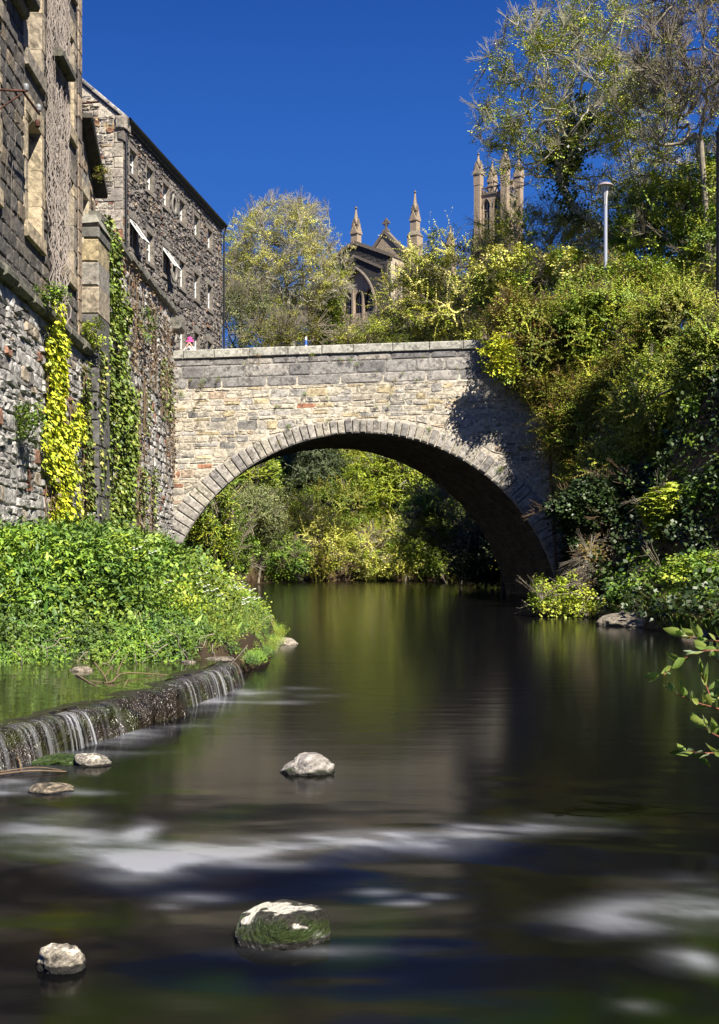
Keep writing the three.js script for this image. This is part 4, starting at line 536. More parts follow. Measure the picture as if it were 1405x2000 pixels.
// ---------------------------------------------------------------- leaves and plants
function leafShape(l, w, fold = 0.25, tip = 0.62) { // a folded, pointed leaf along +x, 6 triangles
  const z = w * fold; return { p: [[0, 0, 0], [l * 0.3, -z, w * 0.46], [l * 0.3, -z * 0.2, 0], [l * 0.3, -z, -w * 0.46], [l * tip, -z * 1.1, w * 0.4], [l * tip, -z * 0.5, 0], [l * tip, -z * 1.1, -w * 0.4], [l, -z * 1.6, 0]], t: [[0, 1, 2], [0, 2, 3], [1, 4, 5], [1, 5, 2], [2, 5, 6], [2, 6, 3], [4, 7, 5], [5, 7, 6]] };
}
function leafSmall(l, w) { return { p: [[0, 0, 0], [l * 0.5, -w * 0.16, w * 0.5], [l * 0.5, -w * 0.16, -w * 0.5], [l, -w * 0.3, 0]], t: [[0, 1, 3], [0, 3, 2]] }; }
function clump(make) { const pos = [], idx = [], color = []; make((leaf, m, c = [1, 1, 1]) => { const b = pos.length / 3, v = V3(); for (const p of leaf.p) { v.set(...p).applyMatrix4(m); pos.push(v.x, v.y, v.z); color.push(...c); } for (const t of leaf.t) idx.push(b + t[0], b + t[1], b + t[2]); }); return geo(pos, idx, null, color); }
const MX = (pos, yaw, pitch, roll = 0, s = 1) => new THREE.Matrix4().compose(pos, new THREE.Quaternion().setFromEuler(new THREE.Euler(roll, yaw, pitch, 'YZX')), V3(s, s, s));
const sprig = {};
{
  const r = rng(100), hue = () => { const k = 0.62 + r() * 0.76, w = (r() - 0.5) * 0.3; return [k * (1 + w), k, k * (1 - w)]; };
  // a bunch of leafy shoots: sub-centres inside a ball, leaves round each, every leaf of its own tone
  const on = (subs, rad, per, srad, lf, flat = 0.75) => clump((add) => { for (let q = 0; q < subs; q++) { const a = r() * 6.283, e = Math.asin(r() * 1.7 - 0.85), k = rad * (0.35 + 0.65 * r()), o = V3(Math.cos(a) * Math.cos(e) * k, Math.sin(e) * k * flat, Math.sin(a) * Math.cos(e) * k), t = hue(); for (let i = 0; i < per; i++) { const yaw = r() * 6.283, el = (r() - 0.4) * 1.6, d = srad * Math.cbrt(r()), h = hue(); add(lf, MX(V3(o.x + Math.cos(yaw) * Math.cos(el) * d, o.y + Math.sin(el) * d * flat, o.z - Math.sin(yaw) * Math.cos(el) * d), yaw + (r() - 0.5), (r() - 0.6) * 1.3, (r() - 0.5) * 1.6, 0.65 + r() * 0.6), [(h[0] + t[0]) / 2, (h[1] + t[1]) / 2, (h[2] + t[2]) / 2]); } } });
  sprig.broad = on(6, 0.36, 12, 0.19, leafSmall(0.12, 0.085)); sprig.lime = on(6, 0.36, 13, 0.18, leafSmall(0.1, 0.07)); sprig.small = on(8, 0.38, 15, 0.15, leafSmall(0.055, 0.038)); sprig.fine = on(7, 0.42, 12, 0.2, leafSmall(0.085, 0.05)); sprig.tuft = on(3, 0.2, 9, 0.11, leafSmall(0.1, 0.055)); sprig.needle = on(6, 0.4, 22, 0.2, leafSmall(0.12, 0.022), 0.5); sprig.ivy = on(6, 0.34, 10, 0.17, leafSmall(0.1, 0.095));
  const shoot = (len, n, lf, droop) => clump((add) => { for (let q = 0; q < 4; q++) { const a = q * 1.57 + r(), sp = 0.2 + r() * 0.35, L = len * (0.6 + r() * 0.5), P = (t) => V3(Math.cos(a) * sp * L * t * (1 + t * droop), L * t * (1 - t * t * droop * 0.35), Math.sin(a) * sp * L * t * (1 + t * droop)), th = hue(); for (let i = 0; i < 5; i++) { const A = P(i / 5), B = P((i + 1) / 5), w = 0.006; add({ p: [[A.x - w, A.y, A.z], [A.x + w, A.y, A.z + w], [B.x, B.y, B.z]], t: [[0, 1, 2]] }, new THREE.Matrix4(), [0.9, 0.55, 0.6]); } for (let i = 0; i < n; i++) { const t = 0.12 + 0.88 * i / n, h = hue(); add(lf, MX(P(t), a + (i % 2 ? 1.2 : -1.2) + (r() - 0.5) * 0.8, 0.4 - r() * 0.9, (r() - 0.5) * 1.2, (1.15 - t * 0.5) * (0.7 + r() * 0.5)), [0, 1, 2].map((k) => (h[k] + th[k]) / 2)); } } });
  sprig.shoot = shoot(0.9, 22, leafSmall(0.06, 0.04), 0.6); sprig.bough = shoot(1.5, 30, leafSmall(0.095, 0.06), 0.8);
  sprig.star = clump((add) => { for (let q = 0; q < 4; q++) { const y0 = r() * 6, o = V3((r() - .5) * .2, (r() - .5) * .16, (r() - .5) * .2); for (let i = 0; i < 7; i++) add(leafShape(0.11, 0.04), MX(o, y0 + i * 0.9, -0.35 + r() * 0.3, 0, 0.8 + r() * 0.4)); } });
  sprig.leaf = clump((add) => add(leafShape(0.09, 0.085, 0.15, 0.45), MX(V3(0, 0, 0), 0, 0)));
  // ground plants: stems with divided or broad leaves
  const plant = (n, h, lf, per, up) => clump((add0) => { for (let w = 0; w < 5; w++) { const off = new THREE.Matrix4().makeTranslation((r() - .5) * 0.5, (r() - .5) * 0.1, (r() - .5) * 0.5), sc = new THREE.Matrix4().makeScale(1, 0.7 + r() * 0.5, 1), th = hue(), add = (l, m) => { const h = hue(); add0(l, off.clone().multiply(sc).multiply(m), [0, 1, 2].map((q) => (h[q] + th[q]) / 2)); }; for (let i = 0; i < n; i++) { const yaw = r() * 6.283, e = 0.12 + r() * 0.16, y = h * (0.25 + 0.75 * r()), b = V3(Math.cos(yaw) * e, y, -Math.sin(yaw) * e); add({ p: [[0, 0, -0.004], [0, 0, 0.004], [1, 0, 0]], t: [[0, 1, 2]] }, new THREE.Matrix4().makeBasis(V3(b.x, b.y * 0.6, b.z), V3(0, 1, 0), V3(-Math.sin(yaw), 0, -Math.cos(yaw))).setPosition(0, b.y * 0.4, 0)); for (let k = 0; k < per; k++) add(lf, MX(b, yaw + (k - (per - 1) / 2) * 0.8 + (r() - 0.5) * 0.3, up + (r() - 0.5) * 1.7, (r() - 0.5) * 1.7, 0.65 + r() * 0.7)); } } });
  sprig.groundA = plant(13, 0.42, leafSmall(0.062, 0.03), 5, 0); sprig.groundB = plant(16, 0.4, leafSmall(0.075, 0.026), 4, -0.1); sprig.groundC = plant(22, 0.5, leafSmall(0.055, 0.042), 1, 0); sprig.dock = plant(5, 0.3, leafShape(0.2, 0.06, 0.2, 0.55), 1, 0.45);
  sprig.grass = clump((add) => { for (let i = 0; i < 16; i++) { const yaw = r() * 6.283, l = 0.22 + r() * 0.25, w = 0.004; const bend = 0.5 + r() * 0.9; add({ p: [[0, 0, -w], [0, 0, w], [l * 0.25, l * 0.6, -w], [l * 0.25, l * 0.6, w], [l * 0.3 + l * 0.35 * bend, l * (1 - bend * 0.25), 0]], t: [[0, 1, 2], [1, 3, 2], [2, 3, 4]] }, MX(V3((r() - .5) * .12, 0, (r() - .5) * .12), yaw, 0)); } });
  sprig.flower = clump((add) => { for (let i = 0; i < 14; i++) { const a = r() * 6.283, k = r() * 0.05; add(leafSmall(0.022, 0.02), MX(V3(Math.cos(a) * k, (r() - .5) * 0.03, Math.sin(a) * k), a + r(), 0.2 + r() * 0.6)); } });
  sprig.stem = new THREE.CylinderGeometry(0.004, 0.006, 1, 4).translate(0, 0.5, 0);
  // twig spray: thin shoots fanning from a point along +y
  const t = tubes(); for (let i = 0; i < 7; i++) { const a = r() * 6.283, sp = 0.15 + r() * 0.5, l = 0.5 + r() * 0.6, b = V3(Math.cos(a) * sp, 1, Math.sin(a) * sp).normalize(); const p1 = b.clone().multiplyScalar(l * 0.5), p2 = b.clone().multiplyScalar(l).add(V3((r() - .5) * .2, 0.08, (r() - .5) * .2)); t.add([V3(0, 0, 0), p1, p2], [0.013, 0.011, 0.006], 3); for (let q = 0; q < 2; q++) { const o = p1.clone().lerp(p2, r() * 0.6), e = o.clone().add(V3((r() - .5) * .4, 0.12 + r() * 0.2, (r() - .5) * .4)); t.add([o, e], [0.008, 0.005], 3); } } sprig.twig = t.build();
}
function instanced(name, g, m, items, parent, isStuff = true) { // items: [matrix, colour]
  const o = shadows(new THREE.InstancedMesh(g, m, items.length)); o.name = parent ? name : numbered(name); const c = new THREE.Color(); items.forEach(([x, k], i) => { o.setMatrixAt(i, x); if (k) o.setColorAt(i, c.setRGB(k[0], k[1], k[2])); }); if (isStuff) o.userData.kind = 'stuff'; (parent || scene).add(o); return o;
}
const up = V3(0, 1, 0);
function tint(pal, r) { const a = pal[Math.floor(r() * pal.length)], b = pal[Math.floor(r() * pal.length)], s = 0.72 + r() * 0.56; return mixc(a, b, r()).map((x) => x * s); }
const G = { // leaf colours, linear
  lime: [[0.27, 0.34, 0.018], [0.19, 0.27, 0.016], [0.36, 0.39, 0.035]], pale: [[0.50, 0.49, 0.09], [0.39, 0.41, 0.05], [0.30, 0.34, 0.035], [0.56, 0.52, 0.15]], olive: [[0.21, 0.225, 0.018], [0.155, 0.19, 0.015], [0.22, 0.19, 0.022]], mid: [[0.125, 0.205, 0.015], [0.09, 0.155, 0.013], [0.165, 0.25, 0.018]], dark: [[0.030, 0.058, 0.012], [0.042, 0.075, 0.014], [0.024, 0.045, 0.011]], yellow: [[0.52, 0.53, 0.02], [0.38, 0.44, 0.018], [0.62, 0.58, 0.03], [0.22, 0.30, 0.02], [0.30, 0.37, 0.02]], ivy: [[0.085, 0.13, 0.016], [0.14, 0.18, 0.028], [0.06, 0.10, 0.013], [0.25, 0.26, 0.06]], fresh: [[0.10, 0.19, 0.016], [0.15, 0.245, 0.018], [0.065, 0.135, 0.015], [0.21, 0.29, 0.02]], russet: [[0.22, 0.14, 0.03], [0.20, 0.17, 0.022], [0.17, 0.17, 0.02], [0.24, 0.11, 0.04]], bud: [[0.46, 0.45, 0.04], [0.36, 0.39, 0.03], [0.28, 0.33, 0.025]], yew: [[0.06, 0.085, 0.026], [0.08, 0.10, 0.034], [0.045, 0.065, 0.02]], grey: [[0.12, 0.15, 0.05], [0.16, 0.18, 0.06]],
};
function inEllipsoids(E, r, shell) { let tot = 0; for (const e of E) tot += e.r.x * e.r.y * e.r.z; let k = r() * tot, e = E[0]; for (e of E) { k -= e.r.x * e.r.y * e.r.z; if (k <= 0) break; } const d = V3(r() * 2 - 1, r() * 2 - 1, r() * 2 - 1); while (d.lengthSq() > 1 || d.lengthSq() < 0.01) d.set(r() * 2 - 1, r() * 2 - 1, r() * 2 - 1); const l = d.length(); d.multiplyScalar(Math.pow(l, shell) / l * (0.68 + 0.62 * fbm(d.x / l * 2.3 + e.c.x, d.y / l * 2.3 + e.c.y, d.z / l * 2.3, 2))); return V3(e.c.x + d.x * e.r.x, e.c.y + d.y * e.r.y, e.c.z + d.z * e.r.z); }
function plantTree(o) { // trunk path + crown ellipsoids -> connected limbs, twigs, leaves
  const r = rng(o.seed), T = thing(o.name, o.label, o.category || 'tree', o.trunk[0], o.group), base = o.trunk[0], nodes = [];
  const path = new THREE.CatmullRomCurve3(o.trunk).getPoints(o.trunk.length * 4); path.forEach((p, i) => nodes.push({ p: p.clone(), par: i - 1, dir: path[Math.min(path.length - 1, i + 1)].clone().sub(path[Math.max(0, i - 1)]).normalize() })); const nt = nodes.length;
  const targets = []; for (let i = 0; i < o.limbs; i++) targets.push(inEllipsoids(o.crown, r, o.shell ?? 0.6)); const top = path[Math.floor(nt * 0.6)]; targets.sort((a, b) => a.distanceToSquared(top) - b.distanceToSquared(top));
  const first = Math.floor(nt * (o.bole ?? 0.4)), q = V3();
  for (const t of targets) {
    let best = first, bc = 1e9; for (let i = first; i < nodes.length; i++) { const n = nodes[i]; q.copy(t).sub(n.p); const l = q.length(), c = l * (1.45 - 0.45 * (q.dot(n.dir) / (l + 1e-6))); if (c < bc) { bc = c; best = i; } }
    const n = nodes[best], l = n.p.distanceTo(t), ctl = n.p.clone().addScaledVector(n.dir, l * 0.42).addScaledVector(up, (o.arch ?? 0.1) * l), seg = Math.max(2, Math.ceil(l / (o.step || 0.7))); let par = best; const cur = new THREE.QuadraticBezierCurve3(n.p, ctl, t);
    for (let s = 1; s <= seg; s++) { const p = cur.getPoint(s / seg).add(V3((r() - .5), (r() - .5), (r() - .5)).multiplyScalar((o.wiggle ?? 0.12) * (s < seg ? 1 : 0))); nodes.push({ p, par, dir: p.clone().sub(nodes[par].p).normalize() }); par = nodes.length - 1; }
  }
  const area = new Float32Array(nodes.length), kids = new Uint16Array(nodes.length); for (let i = nodes.length - 1; i >= 0; i--) { if (!kids[i]) area[i] = (o.tip || 0.012) ** 2.3; if (nodes[i].par >= 0) { area[nodes[i].par] += area[i]; kids[nodes[i].par]++; } }
  const rad = Array.from(area, (a) => Math.min(o.maxR || 0.5, Math.pow(a, 1 / 2.3))), thick = tubes(), thin = tubes(), sub = (p) => p.clone().sub(base);
  for (let i = 1; i < nodes.length; i++) { const n = nodes[i], R = rad[i], P = nodes[n.par]; if (n.par < 0) continue; const b = i < nt ? thick : R > (o.maxR || 0.5) * 0.16 ? thick : thin; b.add([sub(P.p), sub(n.p)], [Math.min(rad[n.par], R * 1.18), R], R > 0.06 ? 7 : R > 0.02 ? 4 : 3); }
  mesh('trunk', thick.build(), o.bark || M.bark, T); if (!thin.empty) stuff(mesh('branches', thin.build(), o.barkThin || o.bark || M.bark, T));
  const ends = []; nodes.forEach((n, i) => { if (i >= nt && rad[i] < (o.leafR || 0.03)) ends.push(i); });
  const rot = new THREE.Quaternion(), qq = new THREE.Quaternion(), mk = (p, dir, s) => { rot.setFromUnitVectors(up, dir).multiply(qq.setFromAxisAngle(up, r() * 6.283)); return new THREE.Matrix4().compose(p, rot, V3(s, s, s)); };
  if (o.twigs) { const it = []; for (let i = 0; i < o.twigs; i++) { const n = nodes[ends[Math.floor(r() * ends.length)]], d = n.dir.clone().add(V3(r() - .5, r() - .2 + (o.upTwig || 0), r() - .5)).normalize(); it.push([mk(sub(n.p), d, (o.twigS || 1) * (0.7 + r() * 0.6)), null]); } instanced('twigs', sprig.twig, o.barkTwig || o.barkThin || o.bark || M.bark, it, T); }
  const leaves = []; const list = o.leaves || [];
  const RED = { broad: 5.5, lime: 5, small: 5, fine: 3.8, tuft: 2, needle: 3.6, ivy: 5.5, star: 1, shoot: 1, bough: 1 };
  for (const L of list) { const it = [], N = Math.max(4, Math.round(L.n / RED[L.g])); let guard = 0; while (it.length < N && guard++ < N * 8) {
    let p; if (L.fill) { p = inEllipsoids(L.crown || o.crown, r, L.shell ?? 0.5); if (L.gap && fbm(p.x * (L.gapF || 0.8), p.y * (L.gapF || 0.8), p.z * (L.gapF || 0.8), 2) < L.gap) continue; } else if (L.onWood) { const i = Math.floor(r() * nodes.length); if (rad[i] < L.onWood) continue; p = nodes[i].p.clone().add(V3(r() - .5, r() - .5, r() - .5).multiplyScalar(rad[i] * 2 + (L.spread || 0.4))); } else { const n = nodes[ends[Math.floor(r() * ends.length)]]; p = n.p.clone().add(V3(r() - .5, r() - .5, r() - .5).multiplyScalar(L.spread || 0.7)); if (L.gap && fbm(p.x * 0.8, p.y * 0.8, p.z * 0.8, 2) < L.gap) continue; }
    if (p.y < groundAt(p) + 0.03) continue; const s = (L.s || 1) * (0.7 + r() * 0.6); if (L.out) { let e = o.crown[0]; for (const k of o.crown) if (k.c.distanceTo(p) < e.c.distanceTo(p)) e = k; const dir = p.clone().sub(e.c).divide(e.r).normalize().addScaledVector(up, L.lift ?? 0.4).normalize(); it.push([mk(sub(p), dir, s), tint(L.pal, r)]); continue; }
    it.push([new THREE.Matrix4().compose(sub(p), rot.setFromEuler(new THREE.Euler((r() - .5) * 0.9, r() * 6.283, (r() - .5) * 0.9)), V3(s, s, s)), tint(L.pal, r)]); }
    instanced(L.name || 'crown', sprig[L.g], L.m || LEAF, it, T); }
  return T;
}
const groundAt = (p) => -p.z < 46 && p.x < 0 ? -1 : groundY(p.x, -p.z);
const E = (u, v, d, ru, rv, rd) => ({ c: at(u, v, d), r: V3(ru * d / F, rv * d / F, rd ?? (ru + rv) / 2 * d / F) });
const base = (u, d, y) => { const p = at(u, 1000, d); p.y = y ?? groundAt(p); return p; };

// --- the right hand trees behind the bridge
plantTree({ name: 'sycamore_tree', label: 'large leaning tree with ivy clad limbs and sparse new leaves behind the lamp', seed: 201, trunk: [base(1260, 58), at(1235, 500, 58), at(1165, 440, 58), at(1118, 400, 58), at(1092, 335, 58), at(1105, 250, 58.5), at(1120, 150, 59)], bole: 0.35, crown: [E(1085, 170, 58, 140, 170, 4), E(1010, 265, 57, 95, 80, 3), E(1180, 130, 60, 120, 150, 4), E(1190, 300, 60, 110, 100, 3.5), E(955, 290, 57, 45, 25, 1.2)], limbs: 620, tip: 0.016, maxR: 0.34, shell: 0.55, wiggle: 0.25, leafR: 0.035, bark: M.barkPale, barkTwig: M.barkPale, twigs: 405, twigS: 0.95, leaves: [{ n: 4600, g: 'tuft', s: 0.85, pal: [...G.bud, ...G.lime], spread: 0.8 }, { n: 1000, g: 'tuft', s: 0.8, pal: G.olive, spread: 0.6 }, { n: 2600, g: 'ivy', s: 1.3, pal: G.dark, onWood: 0.085, spread: 0.9, m: GLOSSY, name: 'ivy' }] });
plantTree({ name: 'ash_tree', label: 'almost bare grey tree with fine upright branches above the timber pole', seed: 202, trunk: [base(1400, 50), at(1385, 480, 50), at(1375, 350, 50), at(1365, 230, 50)], bole: 0.4, crown: [E(1345, 110, 50, 110, 170, 3), E(1390, 60, 50, 100, 190, 3), E(1290, 210, 51, 70, 110, 2)], limbs: 420, tip: 0.011, maxR: 0.11, shell: 0.55, arch: 0.25, leafR: 0.035, bark: M.bark, twigs: 378, twigS: 1.05, upTwig: 0.5, leaves: [{ n: 900, g: 'tuft', s: 0.7, pal: G.bud, spread: 0.8 }] });
plantTree({ name: 'sycamore_tree', label: 'ivy covered upright tree between the leaning tree and bare tree', seed: 203, trunk: [base(1300, 56), at(1290, 480, 56), at(1265, 350, 56), at(1250, 220, 56)], bole: 0.3, crown: [E(1260, 250, 56, 70, 130, 2.5), E(1310, 400, 56, 90, 90, 3), E(1215, 420, 57, 60, 70, 2)], limbs: 260, tip: 0.014, maxR: 0.2, bark: M.barkPale, twigs: 135, leaves: [{ n: 700, g: 'ivy', s: 1.1, pal: G.ivy, onWood: 0.05, spread: 0.9, name: 'ivy' }, { n: 2200, g: 'tuft', s: 0.9, pal: [...G.bud, ...G.lime], spread: 0.9 }] });
plantTree({ name: 'hawthorn_tree', label: 'dense mid green thicket tree right of the lamp post', seed: 204, trunk: [base(1310, 54), at(1310, 600, 54), at(1310, 500, 54)], bole: 0.2, crown: [E(1310, 470, 54, 110, 110, 2.5), E(1385, 400, 52, 60, 130, 2.5), E(1390, 520, 50, 60, 80, 2)], limbs: 260, tip: 0.013, maxR: 0.16, twigs: 135, bark: M.bark, leaves: [{ n: 2000, g: 'lime', s: 1.0, pal: G.mid, fill: true, gap: 0.42 }, { n: 2600, g: 'lime', s: 0.9, pal: [...G.lime, ...G.bud], fill: true, gap: 0.45, shell: 0.3 }, { n: 500, g: 'ivy', s: 1.2, pal: G.dark, fill: true, gap: 0.4, shell: 1 }, { n: 160, g: 'bough', s: 1, pal: G.lime, fill: true, shell: 0.2, out: true, name: 'boughs' }] });
plantTree({ name: 'maple_tree', label: 'pale yellow green spring tree in front of the church flank', seed: 205, trunk: [base(985, 60), at(960, 650, 60), at(915, 600, 60.5), at(870, 560, 61)], bole: 0.3, crown: [E(800, 600, 61, 62, 60, 2.2), E(880, 550, 61, 95, 72, 3), E(825, 525, 62, 50, 32, 1.4), E(900, 620, 60, 100, 40, 2.5)], limbs: 380, tip: 0.013, maxR: 0.17, arch: 0.02, bark: M.barkDark, barkTwig: M.bark, twigs: 135, twigS: 0.8, leaves: [{ n: 1700, g: 'lime', s: 0.85, pal: G.pale, spread: 0.9 }, { n: 800, g: 'lime', s: 0.85, pal: G.lime, spread: 0.9 }, { n: 150, g: 'bough', s: 0.9, pal: G.pale, fill: true, shell: 0.2, out: true, lift: 0.1, name: 'boughs' }] });
plantTree({ name: 'maple_tree', label: 'olive green twiggy tree growing beneath the church tower', seed: 206, trunk: [base(1110, 62), at(1100, 620, 62), at(1080, 540, 62), at(1050, 480, 62)], bole: 0.3, crown: [E(1045, 480, 62, 110, 85, 3), E(1120, 510, 61, 90, 90, 2.5), E(985, 560, 61, 60, 50, 2)], limbs: 380, tip: 0.013, maxR: 0.17, bark: M.barkPale, twigs: 216, twigS: 0.9, leaves: [{ n: 2200, g: 'fine', s: 0.85, pal: [...G.olive, ...G.bud], spread: 0.9 }, { n: 900, g: 'lime', s: 0.8, pal: G.lime, spread: 0.8 }, { n: 130, g: 'bough', s: 0.9, pal: G.bud, fill: true, shell: 0.2, out: true, name: 'boughs' }] });
plantTree({ name: 'maple_tree', label: 'creamy yellow blossoming bush tree left of the lamp post foot', seed: 207, trunk: [base(1090, 54), at(1085, 640, 54), at(1060, 580, 54)], bole: 0.2, crown: [E(1010, 545, 54, 90, 55, 2), E(1100, 560, 54, 100, 60, 2.2), E(960, 590, 54, 40, 40, 1.2)], limbs: 260, tip: 0.012, maxR: 0.13, bark: M.barkDark, twigs: 81, twigS: 0.7, leaves: [{ n: 1900, g: 'lime', s: 1.1, pal: G.pale, fill: true, gap: 0.48, shell: 0.4 }, { n: 900, g: 'lime', s: 1, pal: G.mid, fill: true, gap: 0.4 }] });
plantTree({ name: 'hawthorn_tree', label: 'yellow green thicket around the foot of the street lamp', seed: 208, trunk: [base(1220, 51), at(1215, 640, 51), at(1215, 590, 51)], bole: 0.15, crown: [E(1210, 560, 51, 90, 60, 1.6), E(1150, 600, 51, 60, 40, 1.5), E(1290, 570, 50.8, 90, 55, 1.6)], limbs: 260, tip: 0.012, maxR: 0.12, bark: M.barkBrown, twigs: 81, twigS: 0.8, leaves: [{ n: 1900, g: 'lime', s: 1.05, pal: [...G.lime, ...G.mid], fill: true, gap: 0.46, shell: 0.4 }, { n: 800, g: 'fine', s: 1, pal: G.olive, fill: true }] });
// --- trees behind the middle of the bridge
plantTree({ name: 'lime_tree', label: 'big round budding tree beside the mill', seed: 211, trunk: [base(575, 86, 14), at(572, 690, 86), at(568, 630, 86), at(560, 560, 86), at(552, 500, 86)], bole: 0.25, crown: [E(545, 500, 86, 105, 105, 4), E(610, 530, 87, 75, 85, 3.5), E(500, 570, 85, 65, 90, 3), E(560, 440, 87, 80, 45, 3)], limbs: 760, tip: 0.017, maxR: 0.3, shell: 0.5, arch: 0.2, wiggle: 0.2, leafR: 0.04, bark: M.barkPale, twigs: 513, twigS: 1.05, leaves: [{ n: 2300, g: 'fine', s: 0.85, pal: G.pale, spread: 1.1 }, { n: 500, g: 'fine', s: 0.9, pal: G.olive, spread: 1 }, { n: 1300, g: 'fine', s: 1.0, pal: G.pale, fill: true, shell: 0.12, gap: 0.48, gapF: 0.5 }] });
plantTree({ name: 'ivy_tree', label: 'dark green ivy smothered tree left of the church window', seed: 212, trunk: [base(648, 90, 16), at(648, 690, 90), at(650, 600, 90)], bole: 0.2, crown: [E(640, 625, 90, 36, 65, 1.5), E(655, 560, 91, 20, 40, 1.0)], limbs: 120, tip: 0.014, maxR: 0.16, twigs: 67, bark: M.barkDark, leaves: [{ n: 1100, g: 'lime', s: 1.4, pal: [...G.mid, ...G.olive], fill: true, shell: 0.5, gap: 0.4 }, { n: 300, g: 'lime', s: 1.2, pal: G.lime, fill: true, shell: 0.3 }] });
for (const [u, v, d, ru, rv, s, pal, label, n] of [[470, 620, 82, 60, 75, 213, G.grey, 'brown twiggy sapling in the gap beside the mill downpipe', 700], [560, 655, 80, 75, 40, 214, G.olive, 'low bare thicket under the big round tree', 700], [712, 665, 84, 45, 25, 215, G.pale, 'pale leafy bush under the church window', 700], [780, 650, 78, 80, 35, 216, G.lime, 'lime green bush over the middle of the parapet', 900], [860, 655, 70, 70, 30, 217, G.mid, 'mid green bush over the right half of the parapet', 800]])
  plantTree({ name: 'sapling', label, category: 'sapling', seed: s, trunk: [base(u, d, EYE + (HZ - 760) / F * d), at(u, 700, d), at(u, v, d)], bole: 0.15, crown: [E(u, v, d, ru, rv, 2)], limbs: 200, tip: 0.013, maxR: 0.09, twigs: 113, bark: M.bark, arch: 0.2, leaves: [{ n, g: 'fine', s: 1, pal, spread: 0.9 }] });
for (const [u, v, d, ru, rv, s, k] of [[470, 560, 128, 50, 70, 221, 0], [700, 680, 130, 50, 34, 222, 1], [800, 640, 135, 50, 45, 223, 2], [860, 590, 128, 60, 50, 224, 0], [930, 590, 120, 60, 60, 225, 1], [520, 620, 122, 70, 60, 226, 2], [610, 620, 125, 60, 55, 227, 0], [1010, 560, 110, 60, 60, 228, 1]])
  plantTree({ name: 'hillside_tree', label: ['twiggy brown green tree on the slope below the church', 'pale budding tree on the slope below the church', 'fresh green tree on the slope below the church'][k], group: 'trees on the slope below the church', seed: s, trunk: [base(u, d), at(u, v + rv, d), at(u, v, d)], bole: 0.3, crown: [E(u, v, d, ru, rv, 3)], limbs: 160, tip: 0.02, maxR: 0.2, twigs: 94, twigS: 1.3, bark: M.bark, leaves: [{ n: 700, g: 'fine', s: 1.5, pal: [G.olive, G.pale, G.lime][k], spread: 1.2 }] });
